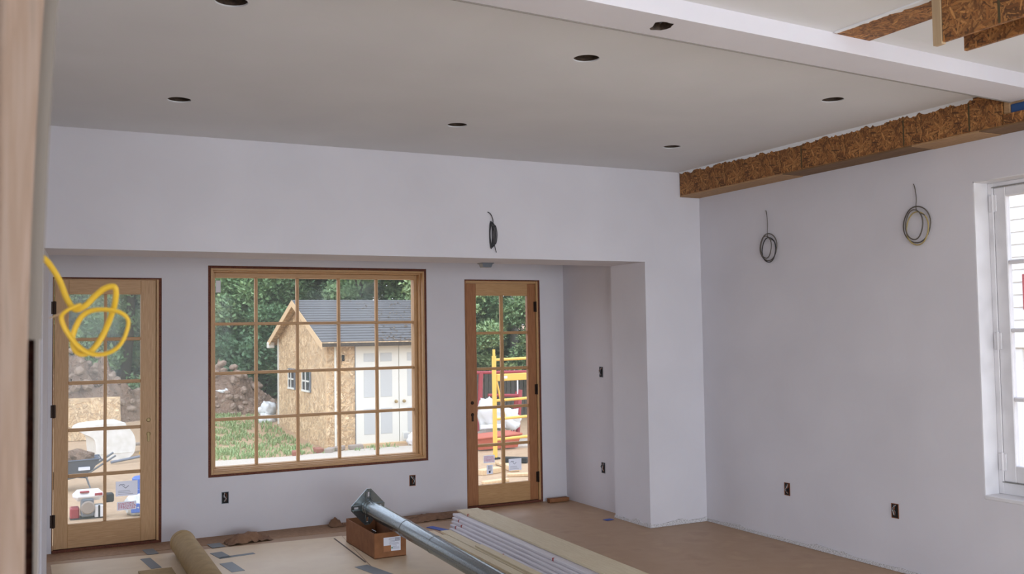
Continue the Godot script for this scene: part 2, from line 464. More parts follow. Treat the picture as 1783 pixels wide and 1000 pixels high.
func build_shell() -> void:
	# floor: plywood deck covered by building paper (the sheets are things of their own)
	var f := single("floor", bx(v3(-3.4, -0.20, Z2 - 0.2), v3(XR + 0.3, 0.0, 10.2)), M.kraft, "brown paper covered floor of the unfinished room", "floor", "", "structure")
	f.set_meta("kind", "structure")
	# header wall with the wide bay opening
	var m := MB.new()
	m.box(v3(XJ, 0, Z1B), v3(XR + 0.25, YC + 0.2, Z1))
	m.box(v3(-0.1, YH, Z1B), v3(XJ, YC + 0.2, Z1))
	m.hull8([v3(-0.1, 0, Z1), v3(0.111, 0, Z1), v3(0.150, 0, Z1B), v3(-0.1, 0, Z1B), v3(-0.1, YH, Z1), v3(0.111, YH, Z1), v3(0.150, YH, Z1B), v3(-0.1, YH, Z1B)])
	single("wall_back", m, M.wall, "white primed header wall with a wide opening into the bay", "wall", "", "structure")
	# bay side walls and its hidden ceiling
	single("wall_bay_right", bx(v3(XB, 0, Z2), v3(XB + 0.2, 2.6, Z1B - 0.0005)), M.wall, "narrow white side wall of the bay right of the second door", "wall", "", "structure")
	single("wall_bay_left", bx(v3(-0.05, 0, Z2), v3(0.150, 2.6, Z1B - 0.0005)), M.wall, "white side wall of the bay left of the first door", "wall", "", "structure")
	single("ceiling_bay", bx(v3(-0.1, 2.45, Z2 - 0.2), v3(XB + 0.3, 2.65, Z1B - 0.001)), M.ceiling, "white low ceiling of the bay behind the header", "ceiling", "", "structure")
	# right wall with the casement window and, nearer the camera, two more openings
	m = MB.new()
	wall_panel(m, Z1 - 0.01, 10.2, 0.0, YC + 0.2, XR, XR + 0.25, [[-3.931, -2.80, 0.584, 2.492], [-1.7, 0.3, 0.35, 2.55], [0.9, 2.7, 0.1, 2.55]], false)
	single("wall_right", m, M.wall, "long white primed right wall with outlets and wire coils", "wall", "", "structure")
	# left wall, very slightly askew, seen along its length
	m = MB.new()
	m.hull8([v3(-0.12, 0, -1.30), v3(0.016, 0, -1.30), v3(0.100, 0, Z1), v3(-0.02, 0, Z1), v3(-0.12, YC, -1.30), v3(0.016, YC, -1.30), v3(0.100, YC, Z1), v3(-0.02, YC, Z1)])
	single("wall_left", m, M.wall, "white left wall seen edge on beside the wooden post", "wall", "", "structure")
	# the room goes on behind the camera
	m = MB.new()
	wall_panel(m, -3.4, XR + 0.25, 0.0, YC + 0.2, 10.0, 10.2, [[-3.05, -0.55, 0.05, 2.75], [-0.25, 2.25, 0.05, 2.75], [2.55, 5.05, 0.05, 2.75]], true)
	single("wall_rear", m, M.wall, "white rear wall with wide glazed openings", "wall", "", "structure")
	m = MB.new()
	wall_panel(m, -1.3, 10.0, 0.0, YC + 0.2, -3.4, -3.2, [[2.25, 5.75, 0.1, 2.7]], false)
	m.box(v3(-3.4, 0, -1.42), v3(-0.12, YC + 0.2, -1.30))
	single("wall_west", m, M.wall, "white wall of the neighbouring space with a wide opening", "wall", "", "structure")
	# rough lower edges of the drywall
	m = MB.new()
	jagged(m, v3(XR, 0.002, Z1 + 0.01), v3(XR, 0.002, -1.0), Vector3.UP, v3(-0.010, 0, 0), 71, 0.022, 0.045, 0.05)
	single("trim_1", m, M.plaster_edge, "ragged mudded lower edge of the right wall drywall", "trim", "", "structure")
	m = MB.new()
	jagged(m, v3(XJ, 0.002, Z1), v3(XR - 0.012, 0.002, Z1), Vector3.UP, v3(0, 0, 0.010), 72, 0.02, 0.045, 0.035)
	jagged(m, v3(XJ, 0.002, Z1B), v3(XJ, 0.002, Z1 + 0.01), Vector3.UP, v3(-0.010, 0, 0), 73, 0.02, 0.05, 0.03)
	single("trim_2", m, M.plaster_edge, "ragged mudded lower edge of the pier beside the bay", "trim", "", "structure")

func build_post() -> void:
	# end of the left wall: a bowed stud, the raw drywall edge and the gap beneath it
	var ex := func(y: float) -> float: return 0.0035 + 0.0135 * pow(clampf((y - 1.48) / 0.49, 0.0, 1.25), 2.0)
	var o := thing("wall_end_post", "pale bowed wooden post at the near end of the left wall", "post", v3(0, 0, -1.12))
	var m := MB.new()
	for k in 24:
		var y0 := YC * k / 24.0; var y1 := YC * (k + 1) / 24.0
		var a: float = ex.call(y0); var b: float = ex.call(y1)
		m.hull8([v3(-0.10, y0, 0), v3(a, y0, 0), v3(a, y0, -0.17), v3(-0.10, y0, -0.17), v3(-0.10, y1, 0), v3(b, y1, 0), v3(b, y1, -0.17), v3(-0.10, y1, -0.17)])
	part("stud", m, M.pine_y, o)
	part("side_board", bx(v3(-0.16, 0, -0.15), v3(-0.026, YC, 0.012), 0.004), M.pine_y, o, "wider pale board lapped on the left")
	m = MB.new()
	for k in 14:
		var y0 := lerpf(1.62, YC, k / 14.0); var y1 := lerpf(1.62, YC, (k + 1) / 14.0)
		var a: float = ex.call(y0); var b: float = ex.call(y1)
		m.hull8([v3(a, y0, -0.035), v3(a + 0.0135, y0, -0.035), v3(a + 0.0135, y0, -0.17), v3(a, y0, -0.17), v3(b, y1, -0.035), v3(b + 0.0135, y1, -0.035), v3(b + 0.0135, y1, -0.17), v3(b, y1, -0.17)])
	part("drywall_edge", m, M.gyp, o, "grey raw drywall edge")
	part("backing_strip", bx(v3(0.0035, 0, -0.17), v3(0.0115, 1.62, -0.10)), M.shim, o, "reddish strip inside the open gap")
	part("metal_bead", bx(v3(0.0115, 0, -0.17), v3(0.0165, 1.62, -0.035)), M.gyp, o, "grey bead along the open gap")

func build_ceiling() -> void:
	M.gyp = mat(Color(0.50, 0.47, 0.44), 0.9)
	M.osb_seam = mat(Color(0.29, 0.25, 0.15), 0.8)
	M.lumber_dark = tmat(ntex(0.012, 29, [Color(0.40, 0.29, 0.19), Color(0.52, 0.40, 0.27)], 4), v3(8, 8, 0.6), 0.75)
	build_post()
	var hole_at := [v3(0.73, 0, -3.858), v3(0.772, 0, -5.599), v3(2.471, 0, -5.599), v3(2.446, 0, -3.971), v3(4.221, 0, -4.119), v3(4.208, 0, -5.671)]
	var root := CSGCombiner3D.new()
	root.name = "ceiling"
	var slab := CSGBox3D.new()
	slab.name = "slab"
	slab.size = v3(XR + 0.2 + 3.4, 0.24, 10.2 - Z1 + 0.02)
	slab.position = v3((XR + 0.2 - 3.4) / 2.0, YC + 0.12, (10.2 + Z1 - 0.02) / 2.0)
	slab.material = M.ceiling
	root.add_child(slab)
	for p in hole_at:
		var c := CSGCylinder3D.new()
		c.name = "hole"
		c.operation = CSGShape3D.OPERATION_SUBTRACTION
		c.radius = 0.064; c.height = 0.36; c.sides = 28
		c.position = v3(p.x, YC + 0.02, p.z)
		c.material = M.torn
		root.add_child(c, true)
	meta(root, "flat white ceiling cut with round holes for lights", "ceiling", "", "structure")
	add_child(root)
	var where := ["nearest the top edge above the left door", "above the left door by the header wall", "above the big window by the header wall", "in the middle near the white beam", "on the right beside the strand board beam", "in the far right corner"]
	for k in 6:
		var p: Vector3 = hole_at[k]
		var t := thing("recessed_can", "open round light hole with dark metal can " + where[k], "light fitting", v3(p.x, YC, p.z), "recessed light cans in the ceiling")
		var m := MB.new()
		m.lathe([Vector2(0.0635, 0.006), Vector2(0.0635, 0.195), Vector2(0.0, 0.195)], 28)
		var inner := MB.new()
		inner.lathe([Vector2(0.0, 0.185), Vector2(0.0615, 0.185), Vector2(0.0615, 0.006), Vector2(0.0635, 0.006)], 28)
		inner.v.append_array(m.v); inner.n.append_array(m.n); inner.t.append_array(m.t)
		part("can", inner, M.can_metal, t)
		m = MB.new()
		m.lathe([Vector2(0.0, 0.10), Vector2(0.018, 0.10), Vector2(0.02, 0.12), Vector2(0.02, 0.185)], 12)
		part("socket", m, M.dark, t)
		if k == 0:
			part("junction_box", bx(v3(0.015, 0.03, -0.055), v3(0.05, 0.12, 0.02), 0.003), M.blue_box, t, "blue box inside the can")
	# the dropped white beam
	var beam := CSGCombiner3D.new()
	beam.name = "ceiling_beam"
	var poly := PackedVector2Array([Vector2(0.0, -2.93), Vector2(4.956, -3.281), Vector2(4.956, -3.506), Vector2(0.0, -3.155)])
	var bar := CSGPolygon3D.new()
	bar.name = "bar"
	bar.polygon = poly
	bar.depth = YC - 2.8705 + 0.03
	bar.rotation.x = PI / 2.0    # polygon's y becomes z, depth goes down
	bar.position.y = 2.8705    # CSG extrudes towards -z, here upwards
	bar.material = M.wall
	beam.add_child(bar)
	var hp := PackedVector2Array()
	var hr := [1.0, 0.9, 1.05, 0.85, 0.95, 1.1, 1.2, 0.8, 0.7, 0.95, 1.05, 0.9, 1.0, 1.0]
	for k in 14:
		var a := TAU * k / 14.0
		hp.append(Vector2(2.338 + cos(a) * 0.047 * hr[k], -3.205 + sin(a) * 0.058 * hr[k]))
	var cut := CSGPolygon3D.new()
	cut.name = "cut"
	cut.operation = CSGShape3D.OPERATION_SUBTRACTION
	cut.polygon = hp
	cut.depth = 0.085
	cut.rotation.x = PI / 2.0
	cut.position.y = 2.86
	cut.material = M.can_metal
	beam.add_child(cut)
	meta(beam, "white drywall wrapped beam crossing the ceiling with one ragged hole", "beam", "", "structure")
	add_child(beam)
	var bl := MB.new()
	bl.box(v3(-0.03, 0.035, -0.04), v3(0.02, 0.058, 0.05), 0.004)
	var hb := thing("wood_blocking", "dark wooden blocking and cable stub inside the ragged beam hole", "blocking", v3(2.34, YC - 0.065, -3.205))
	part("block", bl, M.can_metal, hb)
	bl = MB.new()
	bl.tube([v3(0.03, 0.06, 0.0), v3(0.015, 0.02, 0.01), v3(-0.01, 0.0, 0.0)], 0.006, 8)
	part("cable_stub", bl, M.wire_dark, hb)
	# shadow bead along the far edge of the beam
	var mm := MB.new()
	for k in 1:
		mm.hull8([v3(0.02, 2.866, -3.158), v3(4.954, 2.866, -3.508), v3(4.954, 2.866, -3.512), v3(0.02, 2.866, -3.162), v3(0.02, 2.876, -3.158), v3(4.954, 2.876, -3.508), v3(4.954, 2.876, -3.512), v3(0.02, 2.876, -3.162)])
	single("trim_3", mm, M.gyp, "thin metal corner bead along the far edge of the white beam", "trim", "", "structure")
	build_osb_beams()

func build_osb_beams() -> void:
	# box beam of strand board along the right wall, under the ceiling
	var o := thing("box_beam", "long brown strand board box beam along the top of the right wall", "beam", Vector3.ZERO, "strand board beams")
	var zs := [Z1 + 0.004, -5.78, -5.152, -4.256, -3.782, -3.567]
	for k in 5:
		part("face_panel", bx(v3(4.958, 2.752, zs[k] + 0.003), v3(4.976, YC - 0.002, zs[k + 1] - 0.003), 0.001), M.osb_beam, o)
	part("face_panel", bx(v3(4.958, 2.752, -3.563), v3(4.976, 2.812, -3.38), 0.001), M.osb_beam, o, "low end panel under the white beam")
	part("end_block", bx(v3(4.972, 2.81, -3.567), v3(5.10, YC - 0.002, -3.53), 0.002), M.lumber_z, o)
	part("blue_wrap", bx(v3(4.98, 2.80, -3.53), v3(5.10, 2.865, -3.40), 0.004), M.blue_box, o, "blue wrapped end inside the beam")
	part("core", bx(v3(4.985, 2.77, Z1 + 0.01), v3(XR - 0.002, YC - 0.002, -3.58)), M.lumber_z, o)
	var bz := [Z1 + 0.004, -5.35, -4.20, -3.72, -3.38]
	for k in 4:
		part("bottom_board", bx(v3(4.958, 2.740 if k % 2 == 0 else 2.742, bz[k] + 0.002), v3(XR - 0.002, 2.7515, bz[k + 1] - 0.002), 0.001), M.lumber_dark if k % 2 else M.lumber_z, o)
	for z in [-5.152, -4.256, -3.782]:
		part("nail_stud", bx(v3(4.9568, 2.76, z - 0.005), v3(4.9582, 2.92, z + 0.005)), M.osb_seam, o, "dark panel seam")
	var m := MB.new()
	jagged(m, v3(4.9575, YC, Z1 + 0.01), v3(4.9575, YC, -3.75), Vector3.DOWN, v3(-0.006, 0, 0), 81, 0.006, 0.026, 0.010)
	single("trim_4", m, M.torn, "torn white drywall edge along the top of the right box beam", "trim", "", "structure")
	# the nearer beam: a bare strip level with the ceiling, then two hanging side boards
	var s := single("ceiling_strip", bx(v3(3.263, YC - 0.004, -3.225), v3(3.500, YC + 0.006, -2.632)), M.osb_beam, "flat strand board strip level with the ceiling beside the white beam", "strip", "strand board beams")
	m = MB.new()
	jagged(m, v3(3.250, YC, -3.15), v3(3.272, YC, -2.2), v3(1, 0, 0), v3(0, -0.007, 0), 82, 0.016, 0.036, 0.012)
	single("trim_5", m, M.torn, "torn white drywall edge beside the flat strand board strip", "trim", "", "structure")
	o = thing("box_beam", "short strand board box beam open below, hanging at the upper right", "beam", Vector3.ZERO, "strand board beams")
	part("side_panel", bx(v3(3.258, 2.748, -2.590), v3(3.276, YC - 0.006, -0.4), 0.001), M.osb_beam, o)
	part("side_panel", bx(v3(3.447, 2.748, -2.640), v3(3.465, YC - 0.006, -0.4), 0.001), M.osb_beam, o)
	part("end_stud", bx(v3(3.254, 2.742, -2.634), v3(3.280, YC - 0.006, -2.592), 0.002), M.pine_end, o, "pale bare stud edge at the end")
	part("seam_strip", bx(v3(3.2565, 2.75, -2.345), v3(3.2585, YC - 0.01, -2.335)), M.osb_seam, o)

func build_bay_wall() -> void:
	var m := MB.new()
	wall_panel(m, -0.1, XB + 0.3, 0.0, 2.6, Z2 - 0.20, Z2, [[0.2016, 0.9914, 0.0, 2.097], [1.3500, 3.2684, 0.4755, 2.2056], [3.6466, 4.440, 0.0, 2.1154]], true)
	single("wall_bay", m, M.wall, "white far wall of the bay holding two doors and the big window", "wall", "", "structure")
	# the big window
	var w := struct_node("window_1", "big wooden window of twenty panes looking onto the shed", "window", v3(0, 0, Z2))
	var ring := func(parent: Node3D, called: String, x0: float, x1: float, y0: float, y1: float, t: float, zf: float, zb: float, mv: Material, mh: Material, bottom := true, bev := 0.0015) -> void:
		part(called, bx(v3(x0, y0, zb), v3(x0 + t, y1, zf), bev), mv, parent)
		part(called, bx(v3(x1 - t, y0, zb), v3(x1, y1, zf), bev), mv, parent)
		part(called, bx(v3(x0 + t, y1 - t, zb), v3(x1 - t, y1, zf), bev), mh, parent)
		if bottom: part(called, bx(v3(x0 + t, y0, zb), v3(x1 - t, y0 + t, zf), bev), mh, parent)
	ring.call(w, "rough_edge", 1.3505, 3.268, 0.476, 2.205, 0.021, -0.006, -0.19, M.shim, M.shim)
	ring.call(w, "frame", 1.3715, 3.247, 0.497, 2.184, 0.018, 0.002, -0.195, M.fir_v, M.fir_h)
	ring.call(w, "stop", 1.3895, 3.229, 0.515, 2.166, 0.012, -0.045, -0.19, M.fir_v, M.fir_h)
	part("sill_step", bx(v3(1.40, 0.522, -0.10), v3(3.22, 0.532, -0.06), 0.002), M.fir_h, w)
	part("stool", bx(v3(1.39, 0.515, -0.10), v3(3.229, 0.522, -0.02), 0.002), M.fir_h, w)
	part("sash_stile", bx(v3(1.4015, 0.527, -0.19), v3(1.424, 2.154, -0.105), 0.003), M.fir_v, w)
	part("sash_stile", bx(v3(3.188, 0.527, -0.19), v3(3.217, 2.154, -0.105), 0.003), M.fir_v, w)
	part("sash_rail", bx(v3(1.424, 2.114, -0.19), v3(3.188, 2.154, -0.105), 0.003), M.fir_h, w)
	part("sash_rail", bx(v3(1.424, 0.527, -0.19), v3(3.188, 0.540, -0.105), 0.003), M.fir_h, w)
	var gx := [1.424, 1.767, 2.121, 2.489, 2.839, 3.188]
	var gy := [0.540, 0.931, 1.3134, 1.7254, 2.114]
	for k in range(1, 5):
		part("muntin", bx(v3(gx[k] - 0.012, 0.540, -0.165), v3(gx[k] + 0.012, 2.114, -0.125), 0.004), M.fir_v, w)
	for j in range(1, 4):
		part("muntin", bx(v3(1.424, gy[j] - 0.0125, -0.166), v3(3.188, gy[j] + 0.0125, -0.124), 0.004), M.fir_h, w)
	for j in 4:
		for k in 5:
			part("pane", bx(v3(gx[k], gy[j], -0.148), v3(gx[k + 1], gy[j + 1], -0.143)), M.glass, w)
	part("glass_sticker", bx(v3(1.436, 1.99, -0.1428), v3(1.475, 2.09, -0.1418)), M.label_paper, w, "small white sticker in the top left corner")
	door(1, "left glazed wooden door of ten panes with hinges on the left", 0.2016, 0.9914, 2.097, 0.215, 0.948, [0.315, 0.566, 0.588, 0.835], false)
	door(2, "right glazed amber wooden door of ten panes with hinges on the right", 3.6466, 4.440, 2.1154, 3.664, 4.392, [3.765, 4.020, 4.051, 4.306], true)

func door(num: int, label: String, x0: float, x1: float, top: float, s0: float, s1: float, px: Array, right: bool) -> void:
	var d := struct_node("door_%d" % num, label, "door", v3(0, 0, Z2))
	var stile: Material = M.amber_v if right else M.fir_v
	var jl := 0.011
	part("rough_edge", bx(v3(x0 + 0.0005, 0.0, -0.19), v3(x0 + 0.004, top, -0.004)), M.shim, d)
	part("rough_edge", bx(v3(x1 - 0.022, 0.0, -0.19), v3(x1 - 0.0005, top, -0.006)), M.shim, d)
	part("rough_edge", bx(v3(x0 + 0.004, top - 0.012, -0.19), v3(x1 - 0.022, top - 0.0005, -0.006)), M.shim, d)
	part("jamb", bx(v3(x0 + 0.004, 0.0, -0.19), v3(s0 - 0.003, top - 0.012, -0.002), 0.001), stile, d)
	part("jamb", bx(v3(s1 + 0.003, 0.0, -0.19), v3(x1 - 0.022, top - 0.012, 0.003), 0.002), M.fir_v, d)
	part("jamb_head", bx(v3(s0 - 0.003, 2.081, -0.19), v3(s1 + 0.003, top - 0.012, 0.0), 0.001), M.fir_h, d)
	part("threshold", bx(v3(x0 + 0.004, 0.0, -0.19), v3(x1 - 0.022, 0.022, 0.012), 0.004), M.shim, d)
	var zf := -0.006; var zb := -0.050
	part("stile", bx(v3(s0, 0.026, zb), v3(px[0], 2.077, zf), 0.002), stile, d)
	part("stile", bx(v3(px[3], 0.026, zb), v3(s1, 2.077, zf), 0.002), stile, d)
	part("top_rail", bx(v3(px[0], 1.966, zb), v3(px[3], 2.077, zf), 0.002), M.fir_h, d)
	part("bottom_rail", bx(v3(px[0], 0.026, zb), v3(px[3], 0.206, zf), 0.002), M.fir_h, d)
	var gy := [0.206, 0.570, 0.919, 1.280, 1.6145, 1.966]
	part("muntin", bx(v3(px[1], 0.206, zb + 0.006), v3(px[2], 1.966, zf - 0.006), 0.004), M.fir_v, d)
	for j in range(1, 5):
		part("muntin", bx(v3(px[0], gy[j] - 0.013, zb + 0.0055), v3(px[3], gy[j] + 0.013, zf - 0.0055), 0.004), M.fir_h, d)
	for j in 5:
		for k in 2:
			part("pane", bx(v3(px[k * 2] - 0.002, gy[j], -0.031), v3(px[k * 2 + 1] + 0.002, gy[j + 1], -0.026)), M.glass if right else M.glass_dusty, d)
	var hx := s1 + 0.001 if right else s0 - 0.001
	for y in [1.86, 1.07, 0.24]:
		var m := MB.new()
		m.tube([v3(hx, y - 0.05, 0.004), v3(hx, y + 0.05, 0.004)], 0.008, 10)
		m.box(v3(hx - 0.022, y - 0.048, -0.004), v3(hx + 0.014, y + 0.048, 0.001))
		part("hinge", m, M.hinge, d)
	# lock holes and bare hardware on the free stile
	var lx := s0 + 0.05 if right else s1 - 0.055
	var m2 := MB.new()
	for y in [0.97, 0.86]:
		m2.lathe([Vector2(0.0, 0.004), Vector2(0.012, 0.004), Vector2(0.017, 0.0)], 14, Transform3D(Basis(Vector3.RIGHT, PI / 2.0), v3(lx, y, zf)))
	m2.box(v3(lx - 0.01, 0.80, zf), v3(lx + 0.01, 0.87, zf + 0.006), 0.002)
	part("lock", m2, M.hinge if right else M.brass, d)

# ---------------------------------------------------------------- old casement in the right wall
func build_right_window() -> void:
	var w := struct_node("window_2", "old white casement window at the right edge, paint chipped", "window", v3(XR, 0, 0))
	var z0 := -3.931; var z1 := -2.80; var y0 := 0.584; var y1 := 2.492
	part("reveal", bx(v3(0.001, y0, z0 - 0.001), v3(0.24, y1, z0 + 0.006)), M.white_paint, w)
	part("reveal", bx(v3(0.001, y0, z1 - 0.006), v3(0.24, y1, z1 + 0.001)), M.white_paint, w)
	part("reveal", bx(v3(0.001, y1 - 0.006, z0), v3(0.24, y1 + 0.001, z1)), M.white_paint, w)
	part("sill", bx(v3(-0.004, y0 - 0.012, z0), v3(0.25, y0 + 0.012, z1), 0.004), M.white_paint, w)
	# frame
	part("frame", bx(v3(0.125, y0 + 0.012, z0 + 0.006), v3(0.22, y1 - 0.006, z0 + 0.040), 0.003), M.white_paint, w)
	part("frame", bx(v3(0.125, y0 + 0.012, z1 - 0.040), v3(0.22, y1 - 0.006, z1 - 0.006), 0.003), M.white_paint, w)
	part("frame", bx(v3(0.125, y1 - 0.032, z0 + 0.040), v3(0.22, y1 - 0.006, z1 - 0.040), 0.003), M.white_paint, w)
	part("frame", bx(v3(0.125, y0 + 0.012, z0 + 0.040), v3(0.22, y0 + 0.085, z1 - 0.040), 0.003), M.white_paint, w)
	part("grime_line", bx(v3(0.120, y1 - 0.037, z0 + 0.035), v3(0.132, y1 - 0.032, z1 - 0.04)), M.grime, w, "dirty paint line under the head")
	part("grime_line", bx(v3(0.120, y0 + 0.082, z0 + 0.035), v3(0.132, y0 + 0.088, z1 - 0.04)), M.grime, w, "dirty joint above the sill")
	var zm := (z0 + z1) / 2.0
	for s in 2:
		var a := z0 + 0.042 if s == 0 else zm + 0.001
		var b := zm - 0.001 if s == 0 else z1 - 0.042
		var ya := y0 + 0.088; var yb := y1 - 0.038
		part("sash_stile", bx(v3(0.128, ya, a), v3(0.17, yb, a + 0.080), 0.004), M.white_paint, w)
		part("sash_stile", bx(v3(0.128, ya, b - 0.080), v3(0.17, yb, b), 0.004), M.white_paint, w)
		part("sash_rail", bx(v3(0.128, yb - 0.058, a + 0.08), v3(0.17, yb, b - 0.08), 0.004), M.white_paint, w)
		part("sash_rail", bx(v3(0.128, ya, a + 0.08), v3(0.17, ya + 0.100, b - 0.08), 0.004), M.white_paint, w)
		var ys := [ya + 0.100, 1.170, 1.583, 1.995, yb - 0.058]
		for j in range(1, 4):
			part("muntin", bx(v3(0.130, ys[j] - 0.013, a + 0.08), v3(0.165, ys[j] + 0.013, b - 0.08), 0.006), M.white_paint, w)
		for j in 4:
			part("pane", bx(v3(0.146, ys[j], a + 0.076), v3(0.150, ys[j + 1], b - 0.076)), M.glass, w)
	for y in [2.36, 1.52, 0.79]:
		var m := MB.new()
		m.tube([v3(0.122, y - 0.055, z0 + 0.040), v3(0.122, y + 0.055, z0 + 0.040)], 0.009, 10)
		m.box(v3(0.118, y - 0.05, z0 + 0.015), v3(0.127, y + 0.05, z0 + 0.065), 0.002)
		part("hinge", m, M.white_paint, w, "painted hinge")

# ---------------------------------------------------------------- wires, boxes
func curve(p: Array, steps := 8) -> Array:
	# smooth curve through the points
	var out := []
	for i in p.size() - 1:
		var a: Vector3 = p[maxi(i - 1, 0)]; var b: Vector3 = p[i]; var c: Vector3 = p[i + 1]; var d: Vector3 = p[mini(i + 2, p.size() - 1)]
		for k in steps:
			out.append(b.cubic_interpolate(c, a, d, float(k) / steps))
	out.append(p[-1])
	return out

func outlet_box(label: String, pos: Vector3, turn: float, seed_: int) -> void:
	# an open electrical box let into the wall; x across, y up, +z out of the wall
	var rng := RandomNumberGenerator.new()
	rng.seed = seed_
	var o := thing("outlet_box", label, "outlet box", pos, "open outlet boxes in the walls", turn)
	var h := 0.048; var w := 0.029
	var m := MB.new()
	m.box(v3(-w, -h, 0.0), v3(-w + 0.004, h, 0.004)); m.box(v3(w - 0.004, -h, 0.0), v3(w, h, 0.004))
	m.box(v3(-w, h - 0.004, 0.0), v3(w, h, 0.004)); m.box(v3(-w, -h, 0.0), v3(w, -h + 0.004, 0.004))
	part("rim", m, M.steel_box if seed_ % 2 else M.copper, o)
	part("box_back", bx(v3(-w + 0.002, -h + 0.002, 0.0004), v3(w - 0.002, h - 0.002, 0.0012)), M.dark, o)
	for k in 4:
		m = MB.new()
		var x0 := rng.randf_range(-w, w) * 0.6; var x1 := rng.randf_range(-w, w) * 0.7
		m.tube(curve([v3(x0, h * 0.8, 0.003), v3(x1, h * 0.3, 0.016), v3(-x0, -h * 0.1, 0.012), v3(x1 * 0.7, -h * 0.6, 0.006)], 5), 0.0032, 6)
		part("wire", m, [M.wire_dark, M.wire_white, M.copper, M.steel_box][(k + seed_) % 4], o)

func wire_coil(label: String, pos: Vector3, r: float, mats: Array, tail: float, seed_: int) -> void:
	# coil hanging flat against the right wall, its tail rising to the hole it comes out of
	var rng := RandomNumberGenerator.new()
	rng.seed = seed_
	var o := thing("wire_coil", label, "wire", pos, "wire coils on the right wall")
	for k in 3:
		var m := MB.new()
		var p := []
		var rr := r * (1.0 - 0.09 * k)
		var dz := rng.randf_range(-0.2, 0.2) * r; var dy := (-0.12 if k == 1 else 0.1) * r
		for i in 29:
			var a := TAU * i / 28.0 + k
			p.append(v3(-0.014 - 0.007 * k + 0.003 * sin(a * 3.0), dy + sin(a) * rr, dz + cos(a) * rr * (0.9 - 0.1 * k)))
		m.tube(p, 0.0042, 6)
		part("loop", m, mats[k], o)
	var m2 := MB.new()
	m2.tube(curve([v3(0.0, tail, -0.03), v3(-0.010, tail - 0.03, -0.012), v3(-0.014, tail * 0.65, 0.0), v3(-0.016, r * 0.9, 0.0), v3(-0.03, r * 0.55, r * 0.62)], 6), 0.003, 6)
	part("tail", m2, mats[0], o)

